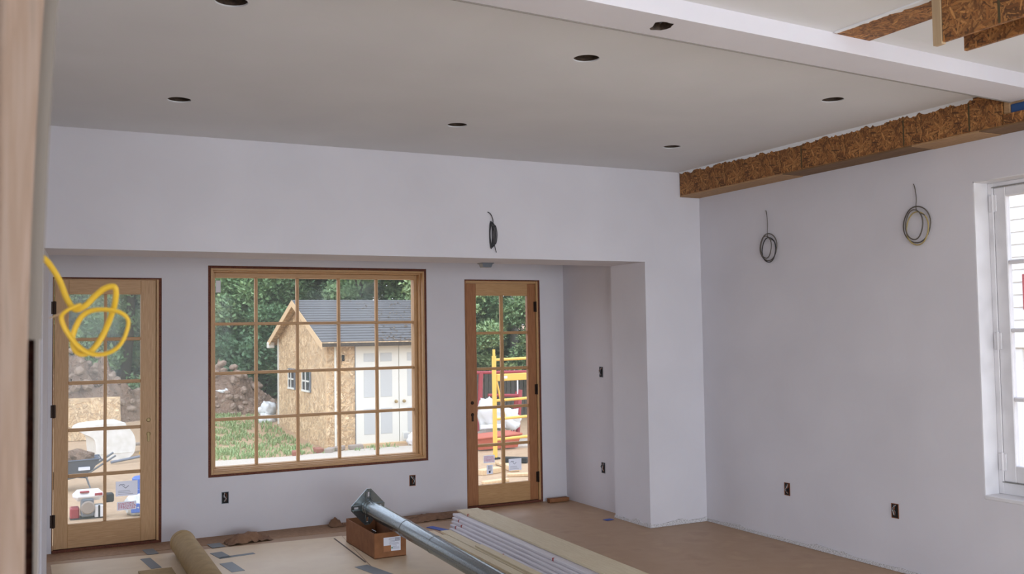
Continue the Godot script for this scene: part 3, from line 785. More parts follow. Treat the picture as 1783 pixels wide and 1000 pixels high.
func build_fittings() -> void:
	outlet_box("open outlet box low on the bay wall below the window's left end", v3(1.483, 0.305, Z2), 0.0, 1)
	outlet_box("open outlet box low on the bay wall between window and right door", v3(3.113, 0.309, Z2), 0.0, 2)
	outlet_box("open outlet box at switch height on the bay's right side wall", v3(XB, 1.244, -7.48), -PI / 2, 3)
	outlet_box("open outlet box near the floor on the bay's right side wall", v3(XB, 0.378, -7.474), -PI / 2, 5)
	outlet_box("open outlet box low on the right wall, the one farther from the old window", v3(XR, 0.401, -5.616), -PI / 2, 6)
	outlet_box("open outlet box low on the right wall, the one nearer the old window", v3(XR, 0.396, -4.605), -PI / 2, 4)
	wire_coil("grey wire coil hanging on the right wall nearer the corner", v3(XR, 2.237, -5.736), 0.105, [M.wire_grey, M.wire_dark, M.wire_grey], 0.30, 5)
	wire_coil("larger tan and grey wire coil hanging nearer the old window", v3(XR, 2.262, -4.337), 0.118, [M.wire_grey, M.wire_tan, M.wire_grey], 0.28, 8)
	# folded bundle on the header wall
	var o := thing("wire_bundle", "dark folded wire bundle hanging on the header wall above the bay", "wire", v3(3.186, 2.382, Z1))
	for k in 5:
		var m := MB.new()
		var w := 0.010 + 0.006 * (k % 3)
		var x := (k - 2) * 0.006
		var p := []
		for i in 21:
			var a := TAU * i / 20.0
			p.append(v3(x + cos(a) * w, -0.02 + sin(a) * (0.105 - 0.008 * k), 0.010 + 0.004 * k + 0.004 * cos(a)))
		m.tube(p, 0.0036, 6)
		part("loop", m, M.wire_dark, o)
	var m3 := MB.new()
	m3.tube(curve([v3(-0.035, 0.155, 0.0), v3(-0.015, 0.14, 0.012), v3(0.0, 0.10, 0.018), v3(0.002, 0.06, 0.02)], 6), 0.0036, 6)
	part("tail", m3, M.wire_dark, o)
	m3 = MB.new()
	m3.tube(curve([v3(0.012, -0.10, 0.02), v3(0.018, -0.13, 0.02), v3(0.024, -0.155, 0.024)], 4), 0.003, 6)
	part("tail", m3, M.wire_dark, o)
	# little metal box under the header's far edge
	o = thing("ceiling_box", "small grey metal box under the header above the right door", "junction box", v3(3.352, YH, -7.06))
	var m4 := MB.new()
	m4.hull8([v3(-0.036, -0.036, 0.03), v3(0.036, -0.036, 0.03), v3(0.036, -0.036, -0.03), v3(-0.036, -0.036, -0.03), v3(-0.048, 0, 0.04), v3(0.048, 0, 0.04), v3(0.048, 0, -0.04), v3(-0.048, 0, -0.04)])
	part("cover", m4, M.steel_box, o)
	part("rim", bx(v3(-0.054, -0.006, -0.045), v3(0.054, 0.0, 0.045), 0.001), M.steel_box, o)
	# yellow cable sticking out of the left wall
	o = thing("yellow_cable", "flat yellow electrical cable looping out of the left wall", "cable", v3(0.02, 1.76, -1.67))
	var off := v3(0.02, 1.76, -1.67)
	var raw := [v3(0.014, 1.758, -1.67), v3(0.033, 1.741, -1.66), v3(0.050, 1.712, -1.655), v3(0.060, 1.684, -1.650), v3(0.072, 1.666, -1.645), v3(0.086, 1.671, -1.640), v3(0.098, 1.684, -1.636), v3(0.112, 1.697, -1.628), v3(0.124, 1.701, -1.622), v3(0.129, 1.695, -1.62), v3(0.128, 1.672, -1.632), v3(0.120, 1.643, -1.648), v3(0.109, 1.618, -1.654), v3(0.096, 1.601, -1.650), v3(0.082, 1.596, -1.648), v3(0.072, 1.604, -1.650), v3(0.069, 1.622, -1.650), v3(0.074, 1.640, -1.648), v3(0.083, 1.656, -1.645), v3(0.097, 1.664, -1.640), v3(0.116, 1.665, -1.630), v3(0.134, 1.661, -1.622), v3(0.145, 1.652, -1.618), v3(0.147, 1.640, -1.618), v3(0.140, 1.617, -1.622), v3(0.128, 1.602, -1.628), v3(0.110, 1.595, -1.636), v3(0.092, 1.598, -1.640), v3(0.075, 1.611, -1.642), v3(0.060, 1.633, -1.644), v3(0.053, 1.652, -1.640), v3(0.058, 1.662, -1.636), v3(0.074, 1.671, -1.632), v3(0.080, 1.673, -1.632)]
	var pts := []
	for q in raw: pts.append(q - off)
	m4 = MB.new()
	m4.tube(curve(pts, 5), 0.0048, 10, 0.55)
	part("sheath", m4, M.cable, o)
	m4 = MB.new()
	m4.tube([v3(0.057, 1.662, -1.6365) - off, v3(0.045, 1.656, -1.64) - off, v3(0.036, 1.6525, -1.642) - off], 0.0016, 6, 1.0, 0.0008)
	part("bare_wire", m4, M.bare, o)

# ---------------------------------------------------------------- things on the floor
func sheet(label: String, pts: Array, y: float, m: Material, called := "paper_sheet", group := "floor paper sheets", cat := "paper") -> void:
	var mb := MB.new()
	var poly := PackedVector2Array()
	for p in pts: poly.append(Vector2(p.x, -p.y))
	mb.prism(poly, 0.002, Transform3D(Basis(Vector3.RIGHT, -PI / 2.0), v3(0, y, 0)))
	single(called, mb, m, label, cat, group)

func tape(label: String, x: float, z: float, w: float, l: float, turn: float, m: Material, group: String) -> void:
	var mb := MB.new()
	mb.box(v3(-w / 2, 0, -l / 2), v3(w / 2, 0.0015, l / 2))
	var o := single("tape_strip", mb, m, label, "tape", group)
	o.position = v3(x, 0.003, z)
	o.rotation.y = turn

func board(label: String, x0: float, x1: float, y0: float, y1: float, zf: float, m: Material, called: String, group: String, zn := -3.9, prof := 0.0, strap := []) -> void:
	# the whole pile lies slightly askew: turned about its far end
	var lean := -0.032
	var c := v3((x0 + x1) / 2 + lean * ((zf + zn) / 2 + 7.4), y0, (zf + zn) / 2)
	var o := thing(called, label, "board", c, group, lean)
	var w := (x1 - x0) / 2; var l := (zn - zf) / 2
	var mb := MB.new()
	mb.box(v3(-w, 0, -l), v3(w, y1 - y0, l), 0.002)
	if prof > 0.0:
		mb.box(v3(-w + 0.004, y1 - y0 - 0.001, -l), v3(-w + 0.004 + prof, y1 - y0 + 0.0015, l), 0.001)
	part("plank", mb, m, o)
	for z in strap:
		part("red_band", bx(v3(-w - 0.0015, -0.0, z - (zf + zn) / 2 - 0.008), v3(-w + 0.012, y1 - y0 + 0.002, z - (zf + zn) / 2 + 0.008)), M.red, o, "red band")

func build_floor_things() -> void:
	sheet("beige paper sheet covering the floor left of the boards", [Vector2(0.19, -7.75), Vector2(2.30, -7.62), Vector2(2.17, -6.5), Vector2(2.0, -4.0), Vector2(0.19, -3.8)], 0.0005, M.paper)
	sheet("beige paper sheet under the cardboard box and steel post", [Vector2(2.30, -7.60), Vector2(3.02, -7.42), Vector2(3.0, -4.0), Vector2(2.02, -4.0), Vector2(2.18, -6.5)], 0.0008, M.paper)
	sheet("broad beige paper sheet on the near floor behind the camera", [Vector2(0.2, -3.75), Vector2(5.0, -3.75), Vector2(5.0, 9.8), Vector2(0.2, 9.8)], 0.0005, M.paper)
	var g1 := "grey tape strips on the paper"
	tape("grey tape strip nearest the left door, by the wall", 1.347, -7.782, 0.10, 0.16, 0.1, M.tape, g1)
	tape("short grey tape strip meeting a long one in an L", 1.318, -7.42, 0.09, 0.22, 0.15, M.tape, g1)
	tape("long thin grey tape strip running across in an L", 1.42, -7.34, 0.26, 0.05, 0.12, M.tape, g1)
	tape("grey tape strip nearest the camera beside the paper roll", 1.32, -7.0, 0.09, 0.30, 0.1, M.tape, g1)
	tape("grey tape strip beyond the flat cardboard at the left", 0.83, -7.42, 0.07, 0.36, 0.1, M.tape, g1)
	tape("dark grey tape strip under the left door", 0.872, -7.82, 0.08, 0.20, 0.1, M.tape, g1)
	tape("grey tape strip in front of the cardboard box", 2.16, -6.36, 0.10, 0.42, 0.2, M.tape, g1)
	tape("thin dark paper seam left of the cardboard box", 2.20, -7.10, 0.012, 0.9, -0.04, M.seam, "")
	var g2 := "blue tape strips on the floor"
	tape("small blue tape strip near the bay wall behind the steel post", 3.084, -7.87, 0.09, 0.09, 0.2, M.blue_tape, g2)
	tape("long blue tape strip at the far end of the yellow boards", 3.078, -7.47, 0.07, 0.24, 0.3, M.blue_tape, g2)
	tape("pale blue tape strip at the foot of the bay pier", 4.48, -7.06, 0.08, 0.06, 0.1, M.blue_tape, g2)
	# turned-up paper
	var crumple := func(label: String, pos: Vector3, w: float, d: float, h: float, seed_: int, turn: float) -> void:
		var nz := noise(3.0, seed_, 3)
		var mb := MB.new()
		var f := func(u: float, vv: float) -> Vector3:
			var x := (u - 0.5) * w; var z := (vv - 0.5) * d
			var y := h * sin(PI * vv) * sin(PI * clampf(u * 1.1, 0, 1)) + 0.5 * h * (nz.get_noise_2d(x * 6.0, z * 6.0))
			return v3(x, maxf(y, 0.0) + 0.003, z + 0.1 * d * nz.get_noise_2d(x * 9.0 + 7.0, 3.0))
		mb.grid(18, 8, f)
		var f2 := func(u: float, vv: float) -> Vector3: return f.call(1.0 - u, vv) - v3(0, 0.002, 0)
		mb.grid(18, 8, f2)
		var o := single("paper_scrap", mb, M.kraft_dark, label, "paper scrap", "brown paper scraps along the bay wall")
		o.position = pos
		o.rotation.y = turn
	crumple.call("long crumpled brown paper strip curling up below the window", v3(1.60, 0.004, -7.80), 0.36, 0.14, 0.07, 4, 0.15)
	crumple.call("small folded brown paper scrap at the wall left of the box", v3(2.38, 0.003, -8.03), 0.13, 0.12, 0.06, 5, 0.0)
	crumple.call("wavy brown paper edge lifted behind the steel post", v3(3.20, 0.003, -7.90), 0.55, 0.20, 0.04, 6, 0.1)
	var cb := thing("wood_offcut", "brown wood offcut in the corner right of the right door", "offcut", v3(4.56, 0.002, -8.06))
	part("block", bx(v3(-0.11, 0, -0.03), v3(0.10, 0.035, 0.03), 0.003), M.cardboard, cb)
	# dirty strip of the older paper along the bay wall
	sheet("darker brown paper strip along the foot of the bay wall", [Vector2(0.155, -8.14), Vector2(3.62, -8.14), Vector2(3.60, -7.75), Vector2(0.16, -7.86)], 0.0002, M.kraft_edge)
	# cardboard box holding brackets
	var o := thing("cardboard_box", "open brown cardboard box with a white label under the steel post", "box", v3(2.265, 0.003, -7.38))
	var W := 0.243; var L := 0.675; var H := 0.181; var T := 0.005
	part("bottom", bx(v3(0, 0, 0), v3(W, T, L)), M.cardboard, o)
	part("side", bx(v3(0, 0, 0), v3(T, H, L), 0.001), M.cardboard, o)
	part("side", bx(v3(W - T, 0, 0), v3(W, H, L), 0.001), M.cardboard, o)
	part("side", bx(v3(T, 0, 0), v3(W - T, H, T), 0.001), M.cardboard, o)
	part("side", bx(v3(T, 0, L - T), v3(W - T, H, L), 0.001), M.cardboard, o)
	var mb := MB.new()
	mb.quad(v3(0.0, 0.0, 0), v3(0.13, 0.0, 0), v3(0.13, 0.1, 0), v3(0, 0.1, 0))
	var lab := part("label", mb, label_material(0), o, "white printed label")
	lab.position = v3(0.07, 0.045, L + 0.0008)
	var bg := 0
	for q in [v3(0.05, 0.01, 0.08), v3(0.14, 0.01, 0.2), v3(0.07, 0.01, 0.34)]:
		var br := thing("steel_bracket", ["grey steel angle bracket at the far end of the cardboard box", "grey steel angle bracket in the middle of the cardboard box", "grey steel angle bracket nearest the front of the cardboard box"][bg], "bracket", v3(2.265, 0.0, -7.38) + q, "brackets in the cardboard box")
		part("flange", bx(v3(0, 0, 0), v3(0.09, 0.006, 0.10), 0.001), M.galv, br)
		part("flange", bx(v3(0, 0.006, 0), v3(0.006, 0.11, 0.10), 0.001), M.galv, br)
		bg += 1
	build_column()
	# roll of paper
	mb = MB.new()
	o = thing("paper_roll", "olive brown roll of building paper lying at the lower left", "paper roll", v3(1.075, 0.0905, -7.62))
	var dirv := v3(-0.037, 0, 1.9)
	o.basis = Basis.looking_at(-dirv.normalized(), Vector3.UP)
	mb.lathe([Vector2(0.02, 0.012), Vector2(0.082, 0.0), Vector2(0.090, 0.008), Vector2(0.090, 0.075), Vector2(0.0875, 0.078), Vector2(0.0875, 1.9), Vector2(0.02, 1.9)], 32, Transform3D(Basis(Vector3.RIGHT, PI / 2), Vector3.ZERO))
	part("roll", mb, M.roll, o)
	mb = MB.new()
	mb.lathe([Vector2(0.0, -0.002), Vector2(0.024, -0.002), Vector2(0.024, 1.91), Vector2(0.0, 1.91)], 16, Transform3D(Basis(Vector3.RIGHT, PI / 2), Vector3.ZERO))
	part("core", mb, M.cardboard, o)
	o = thing("flat_cardboard", "flat cardboard offcut lying left of the paper roll", "cardboard", v3(0.84, 0.003, -7.05))
	part("panel", bx(v3(-0.12, 0, -0.12), v3(0.10, 0.012, 0.4), 0.002), M.roll, o)
	# boards
	var gw := "white primed trim boards"; var gy := "pale yellow pine boards"
	board("pale pine board on the floor, next to the steel post", 2.950, 3.020, 0.003, 0.022, -7.15, M.pine_z, "pine_board", gy)
	board("pale pine board on the floor, second from the steel post", 3.030, 3.115, 0.003, 0.022, -7.30, M.pine_z, "pine_board", gy)
	board("short pine board lying on the second floor board", 3.045, 3.105, 0.022, 0.036, -6.62, M.pine_z, "pine_board", gy)
	board("lowest white trim board, leftmost of the white stack", 3.130, 3.195, 0.003, 0.021, -7.36, M.primed, "trim_board", gw, -3.9, 0.02, [-6.3])
	board("white trim board in the second layer of the stack, left edge", 3.162, 3.24, 0.022, 0.040, -7.42, M.primed, "trim_board", gw, -3.9, 0.02, [-7.30])
	board("white trim board in the third layer of the stack, left edge", 3.190, 3.27, 0.041, 0.059, -7.46, M.primed, "trim_board", gw, -3.9, 0.02, [-7.24])
	board("white trim board in the fourth layer of the stack, left edge", 3.214, 3.30, 0.060, 0.078, -7.50, M.primed, "trim_board", gw, -3.9, 0.02, [-7.36])
	board("white trim board just under the top plank, left edge", 3.238, 3.31, 0.079, 0.098, -7.55, M.primed, "trim_board", gw, -3.9, 0.02, [-5.72])
	board("white trim board inside the bottom of the stack", 3.197, 3.325, 0.003, 0.021, -7.34, M.primed, "trim_board", gw)
	board("white trim board inside the second layer of the stack", 3.242, 3.34, 0.022, 0.040, -7.40, M.primed, "trim_board", gw)
	board("white trim board inside the third layer of the stack", 3.272, 3.36, 0.041, 0.059, -7.44, M.primed, "trim_board", gw)
	board("wide pine plank at the bottom right of the stack", 3.327, 3.555, 0.003, 0.021, -7.5, M.pine_z, "pine_board", gy)
	board("wide pine plank second from the bottom at the right", 3.342, 3.545, 0.022, 0.040, -7.52, M.pine_z, "pine_board", gy)
	board("wide pine plank in the middle layer at the right", 3.362, 3.56, 0.041, 0.059, -7.5, M.pine_z, "pine_board", gy)
	board("wide pine plank with a red tag peeking out on the right", 3.302, 3.575, 0.060, 0.078, -7.5, M.pine_z, "pine_board", gy)
	board("wide pine plank under the topmost one", 3.312, 3.555, 0.079, 0.098, -7.53, M.pine_z, "pine_board", gy)
	board("topmost wide pine plank with a red band at its far end", 3.300, 3.535, 0.099, 0.116, -7.46, M.pine_z, "pine_board", gy, -3.9, 0.0, [-7.36])
	board("short pine offcut at the far end of the top plank", 3.305, 3.50, 0.099, 0.112, -7.62, M.pine_z, "pine_board", gy, -7.47)
	o = thing("red_tag", "small red tag on the right edge of the top planks", "tag", v3(3.505, 0.079, -5.86))
	part("tag", bx(v3(-0.012, 0, -0.02), v3(0.012, 0.012, 0.02), 0.003), M.red, o)

func label_material(kind: int) -> StandardMaterial3D:
	# printed paper: pale ground with lines of print
	var im := Image.create(128, 96, false, Image.FORMAT_RGB8)
	im.fill(Color(0.86, 0.87, 0.91))
	var rng := RandomNumberGenerator.new()
	rng.seed = 40 + kind
	var ink: Color = [Color(0.45, 0.45, 0.52), Color(0.45, 0.47, 0.52), Color(0.68, 0.20, 0.28), Color(0.5, 0.5, 0.55)][kind]
	if kind == 0:
		im.fill_rect(Rect2i(0, 56, 56, 40), Color(0.62, 0.40, 0.24))
		for y in range(8, 54, 8): im.fill_rect(Rect2i(38 + rng.randi() % 8, y, 40, 2), ink)
		for y in range(6, 30, 5): im.fill_rect(Rect2i(84, y, 38, 3), ink)
		for y in range(40, 84, 8): im.fill_rect(Rect2i(66, y, 30 + rng.randi() % 24, 2), ink)
		im.fill_rect(Rect2i(58, 70, 9, 9), Color(0.15, 0.40, 0.22))
	elif kind == 1:
		for k in 34:
			im.fill_rect(Rect2i(18 + k, 20 + int(absf(k - 17) * 0.9) - (8 if k > 22 or k < 12 else 0), 3, 3), ink)
			im.fill_rect(Rect2i(40 + k, 44 - int(absf(k - 17) * 0.9), 3, 3), ink)
		for y in [62, 72, 82]: im.fill_rect(Rect2i(14, y, 60 + rng.randi() % 40, 3), ink.lightened(0.3))
	elif kind == 2:
		for y in range(12, 90, 13):
			var x := 8
			while x < 116:
				var w := 4 + rng.randi() % 12
				im.fill_rect(Rect2i(x, y, w, 6), ink)
				x += w + 4
	else:
		im.fill_rect(Rect2i(34, 8, 26, 40), ink.lightened(0.2))
		im.fill_rect(Rect2i(70, 8, 30, 60), ink.lightened(0.45))
		im.fill_rect(Rect2i(44, 60, 34, 24), Color(0.25, 0.25, 0.3))
	var m := mat(Color.WHITE, 0.6)
	m.albedo_texture = ImageTexture.create_from_image(im)
	if kind > 0:
		m.backlight_enabled = true
		m.backlight = Color(0.9, 0.9, 0.9)
	return m

func build_column() -> void:
	var a := v3(2.358, 0.305, -7.13); var b := v3(2.652, 0.062, -5.18)
	var o := thing("steel_post", "galvanized telescoping steel post with square base plate resting on the box", "column", a)
	var y := (b - a).normalized()
	var x := Vector3.UP.cross(y).normalized()
	var z := x.cross(y).normalized()
	o.basis = Basis(x, y, z)
	var L := (b - a).length()
	var m := MB.new()
	m.lathe([Vector2(0.0, 0.0), Vector2(0.056, 0.0), Vector2(0.056, 0.02), Vector2(0.0595, 0.024), Vector2(0.0595, 0.030), Vector2(0.056, 0.034), Vector2(0.056, 0.055), Vector2(0.0595, 0.059), Vector2(0.0595, 0.066), Vector2(0.056, 0.07), Vector2(0.056, 0.20)], 40)
	part("upper_tube", m, M.galv, o)
	m = MB.new()
	m.lathe([Vector2(0.056, 0.195), Vector2(0.0605, 0.195), Vector2(0.0605, 0.60)], 40)
	part("middle_tube", m, M.galv, o)
	m = MB.new()
	m.lathe([Vector2(0.0605, 0.59), Vector2(0.064, 0.59), Vector2(0.064, 0.605), Vector2(0.0615, 0.61), Vector2(0.0615, 0.99), Vector2(0.0635, 0.992), Vector2(0.0635, 1.0), Vector2(0.0615, 1.002), Vector2(0.0615, L), Vector2(0.0, L)], 40)
	part("lower_tube", m, M.galv, o)
	# base plate, a square standing on one corner, with four slots and raised ribs
	var pl := CSGCombiner3D.new()
	pl.name = "base_plate"
	var h := 0.158; var c := 0.018
	var poly := PackedVector2Array([Vector2(h - c, -c), Vector2(h - c, c), Vector2(c, h - c), Vector2(-c, h - c), Vector2(-h + c, c), Vector2(-h + c, -c), Vector2(-c, -h + c), Vector2(c, -h + c)])
	var base := CSGPolygon3D.new()
	base.name = "sheet"
	base.polygon = poly
	base.depth = 0.007
	base.material = M.galv
	pl.add_child(base)
	for k in 4:
		var s := CSGBox3D.new()
		s.name = "slot"
		s.operation = CSGShape3D.OPERATION_SUBTRACTION
		s.size = v3(0.036, 0.015, 0.03)
		s.rotation.z = PI / 2 * k
		s.position = v3(cos(PI / 2 * k), sin(PI / 2 * k), 0) * 0.098 + v3(0, 0, 0.003)
		s.material = M.galv
		pl.add_child(s, true)
	pl.rotation.x = PI / 2
	pl.position.y = 0.0
	o.add_child(pl)
	m = MB.new()
	for k in 4:
		var q := Basis(Vector3.UP, PI / 2 * k)
		for s in [-1.0, 1.0]:
			m.box(v3(0.05, 0.0, s * 0.021 - 0.005), v3(0.128, 0.018, s * 0.019 + 0.004), 0.002, Transform3D(q, Vector3.ZERO))
	part("rib", m, M.galv, o)

# ---------------------------------------------------------------- yard
func ground_y(x: float, z: float) -> float:
	var y := -0.67
	if z < -20.5: y += (-20.5 - z) * 0.07
	return y

func build_yard() -> void:
	var nz := noise(0.5, 91, 3)
	var mb := MB.new()
	mb.grid(90, 70, func(u: float, v: float) -> Vector3:
		var x := lerpf(-45, 60, u); var z := lerpf(-60, 30, v)
		var y := ground_y(x, z) + 0.03 * nz.get_noise_2d(x, z)
		if z > -9.5: y = -0.72
		return v3(x, y, z))
	var g := single("ground", mb, M.sand, "bare tan construction ground of the yard", "ground", "", "structure")
	g.set_meta("kind", "structure")
	# grass patch left of the shed
	var rng := RandomNumberGenerator.new()
	rng.seed = 7
	mb = MB.new()
	for k in 3:
		var a := TAU * k / 3.0
		var d := v3(cos(a), 0, sin(a))
		var s := v3(-sin(a), 0, cos(a)) * 0.012
		var p0 := d * 0.01; var p1 := d * 0.035 + v3(0, 0.07, 0); var p2 := d * 0.08 + v3(0, 0.11, 0)
		mb.flat(p0 - s, p0 + s, p1 + s * 0.7); mb.flat(p0 - s, p1 + s * 0.7, p1 - s * 0.7); mb.flat(p1 - s * 0.7, p1 + s * 0.7, p2)
	var gm := mat(Color.WHITE, 0.7)
	gm.vertex_color_use_as_albedo = true
	gm.backlight_enabled = true
	gm.backlight = Color(0.25, 0.3, 0.12)
	M.grass = gm
	var spots := []
	for k in 9000:
		var z := rng.randf_range(-25.5, -18.15); var x := rng.randf_range(2.9, 6.9)
		if x > 5.3 and z < -18.75: continue
		var keep := 0.55 + 1.3 * nz.get_noise_2d(x * 2.5 + 30.0, z * 2.5)
		if z > -18.6: keep *= 0.5
		if x > 4.9: keep *= 0.6
		if rng.randf() > keep: continue
		spots.append(Vector2(x, z))
	var mm := MultiMesh.new()
	mm.transform_format = MultiMesh.TRANSFORM_3D
	mm.use_colors = true
	var gmesh := mb.mesh()
	gmesh.surface_set_material(0, gm)
	mm.mesh = gmesh
	mm.instance_count = spots.size()
	for k in spots.size():
		var p: Vector2 = spots[k]
		var s := rng.randf_range(0.45, 0.95)
		mm.set_instance_transform(k, Transform3D(Basis(Vector3.UP, rng.randf() * TAU).scaled(v3(s, s, s)), v3(p.x, ground_y(p.x, p.y), p.y)))
		mm.set_instance_color(k, Color(0.18, 0.28, 0.10).lerp(Color(0.38, 0.46, 0.21), rng.randf()))
	var gi := MultiMeshInstance3D.new()
	gi.name = numbered("grass_patch")
	gi.multimesh = mm
	meta(gi, "patchy green grass on the ground left of the shed", "grass", "", "stuff")
	add_child(gi)
	# gravel strip in front of the shed
	mb = MB.new()
	var poly := PackedVector2Array([Vector2(2.6, 17.2), Vector2(9.5, 17.0), Vector2(9.5, 18.2), Vector2(6.2, 18.5), Vector2(4.4, 18.1), Vector2(2.6, 18.3)])
	mb.prism(poly, 0.03, Transform3D(Basis(Vector3.RIGHT, -PI / 2.0), v3(0, -0.67, 0)))
	single("gravel_strip", mb, M.gravel, "pale gravel strip on the ground before the shed", "gravel", "", "stuff")

func rot_frame(o: Vector3, turn: float) -> Transform3D:
	return Transform3D(Basis(Vector3.UP, turn), o)

func build_shed() -> void:
	var g := -0.67
	var X0 := 5.471; var ZF := -19.1; var ZB := -23.2; var X1 := 8.20
	var o := thing("garden_shed", "strand board shed with dark shingle roof and white double doors", "shed", v3(X0, g, ZF))
	var E := 2.22       # wall height at the eaves
	var R := 3.02       # ridge
	var D := ZF - ZB    # depth
	var W := X1 - X0
	var zm := -D / 2
	# walls
	var mb := MB.new()
	var gable := PackedVector2Array([Vector2(0, 0), Vector2(D, 0), Vector2(D, E), Vector2(D / 2, R - 0.06), Vector2(0, E)])
	var tf := Transform3D(Basis(Vector3.UP, PI / 2), Vector3.ZERO)
	mb.prism(gable, 0.1, tf)
	part("gable_wall", mb, M.osb_shed, o)
	mb = MB.new()
	mb.prism(gable, 0.1, Transform3D(Basis(Vector3.UP, PI / 2), v3(W - 0.1, 0, 0)))
	part("gable_wall", mb, M.osb_shed, o)
	var dx0 := 6.07 - X0; var dx1 := 7.99 - X0
	part("front_wall", bx(v3(0.1, 0, -0.1), v3(dx0, E, 0.0)), M.osb_shed, o)
	part("front_wall", bx(v3(dx1, 0, -0.1), v3(W - 0.1, E, 0.0)), M.osb_shed, o)
	part("front_wall", bx(v3(dx0, 2.07, -0.1), v3(dx1, E, 0.0)), M.osb_shed, o)
	part("rear_wall", bx(v3(0.1, 0, -D), v3(W - 0.1, E, -D + 0.1)), M.osb_shed, o)
	part("corner_board", bx(v3(-0.02, 0, -D - 0.01), v3(0.0, E, -D + 0.08)), M.shed_white, o, "pale corner board")
	part("corner_board", bx(v3(0.165, 0.0, 0.0), v3(0.205, E - 0.05, 0.015)), M.shed_white, o, "pale strip on the front wall")
	part("panel_joint", bx(v3(-0.004, 0, -0.004), v3(0.012, E, 0.006)), M.shed_trim, o)
	# doors
	var xs := [dx0 + 0.01, 7.022 - X0 - 0.006, 7.022 - X0 + 0.006, dx1 - 0.01]
	part("door_frame", bx(v3(dx0, 0.05, -0.05), v3(dx0 + 0.012, 2.07, 0.012)), M.frame_grey, o)
	part("door_frame", bx(v3(dx0, 2.045, -0.05), v3(dx1, 2.07, 0.012)), M.frame_grey, o)
	part("door_sill", bx(v3(dx0 - 0.05, 0, -0.08), v3(dx1 + 0.05, 0.05, 0.05), 0.005), M.shed_trim, o)
	for s in 2:
		var a: float = xs[s * 2]; var b: float = xs[s * 2 + 1]
		var leaf := part("door", bx(v3(a, 0.05, -0.05), v3(b, 2.045, 0.004)), M.shed_white, o, "white panelled door leaf")
		for row in [[1.725, 1.90], [0.99, 1.56], [0.23, 0.76]]:
			for col in [[0.176, 0.411], [0.536, 0.787]]:
				part("door_panel", bx(v3(a + col[0], row[0], 0.002), v3(a + col[1], row[1], 0.010), 0.004), M.shed_glass, leaf)
		var kx := b - 0.065 if s == 0 else a + 0.10
		mb = MB.new()
		mb.lathe([Vector2(0.0, 0.06), Vector2(0.028, 0.055), Vector2(0.03, 0.035), Vector2(0.012, 0.02), Vector2(0.035, 0.004), Vector2(0.035, 0.0)], 12, Transform3D(Basis(Vector3.RIGHT, PI / 2), v3(kx, 0.885, 0.004)))
		part("knob", mb, M.brass, leaf)
	var vent := part("pet_flap", bx(v3(7.085 - X0, 0.0 + 0.07, 0.004), v3(7.24 - X0, 0.24, 0.025), 0.005), M.shed_white, o, "small square flap at the foot of the right leaf")
	part("flap_panel", bx(v3(7.11 - X0, 0.10, 0.02), v3(7.215 - X0, 0.215, 0.028)), M.shed_glass, vent)
	part("wall_lamp", bx(v3(0.32, 1.75, 0.0), v3(0.37, 1.88, 0.05), 0.01), M.dark, o)
	# gable windows
	for q in [[-3.07, -2.45], [-1.843, -1.145]]:
		var win := part("window_frame", bx(v3(-0.03, 1.07, q[0]), v3(0.0, 1.54, q[1]), 0.004), M.frame_grey, o)
		part("window_glass", bx(v3(-0.033, 1.10, q[0] + 0.09), v3(-0.025, 1.52, q[1] - 0.06)), M.dark_glass, win)
		mb = MB.new()
		var zc: float = (q[0] + q[1]) / 2 + 0.015
		mb.box(v3(-0.045, 1.10, zc - 0.02), v3(-0.030, 1.52, zc + 0.02))
		mb.box(v3(-0.045, 1.29, q[0] + 0.09), v3(-0.030, 1.325, q[1] - 0.06))
		mb.box(v3(-0.05, 1.075, q[0] + 0.05), v3(-0.030, 1.115, q[1] - 0.03))
		mb.box(v3(-0.045, 1.10, q[0] + 0.06), v3(-0.030, 1.52, q[0] + 0.10))
		part("window_bars", mb, M.shed_white, win)
	# roof: two slopes of shingle courses, rake boards, soffit edge
	var oh := 0.17; var ev := 0.32
	var slope := (R - E) / (D / 2)
	for s in [1.0, -1.0]:
		var zt := zm; var ze: float = (0.0 if s > 0 else -D) + s * ev
		var ye := E - slope * ev
		mb = MB.new()
		mb.hull8([v3(-oh, ye, ze), v3(W + oh, ye, ze), v3(W + oh, R, zt), v3(-oh, R, zt), v3(-oh, ye + 0.05, ze), v3(W + oh, ye + 0.05, ze), v3(W + oh, R + 0.05, zt), v3(-oh, R + 0.05, zt)])
		var deck := part("roof_deck", mb, M.osb_shed, o)
		mb = MB.new()
		var n := 17
		for k in n:
			var t0 := float(k) / n; var t1 := float(k + 1) / n
			var a := v3(0, lerpf(ye, R, t0) + 0.05, lerpf(ze, zt, t0)); var b := v3(0, lerpf(ye, R, t1) + 0.05, lerpf(ze, zt, t1))
			var up := v3(0, 0.022, 0)
			mb.hull8([a + v3(-oh - 0.01, 0, 0), a + v3(W + oh, 0, 0), b + v3(W + oh, 0, 0), b + v3(-oh - 0.01, 0, 0), a + v3(-oh - 0.01, 0, 0) + up, a + v3(W + oh, 0, 0) + up, b + v3(W + oh, 0, 0) + up * 0.25, b + v3(-oh - 0.01, 0, 0) + up * 0.25])
		part("shingle_courses", mb, M.shingle, deck, "dark grey shingles", "stuff")
		mb = MB.new()
		mb.hull8([v3(-oh - 0.02, ye - 0.09, ze), v3(-oh, ye - 0.09, ze), v3(-oh, R - 0.09, zt), v3(-oh - 0.02, R - 0.09, zt), v3(-oh - 0.02, ye + 0.05, ze), v3(-oh, ye + 0.05, ze), v3(-oh, R + 0.05, zt), v3(-oh - 0.02, R + 0.05, zt)])
		part("rake_board", mb, M.shed_trim, o)
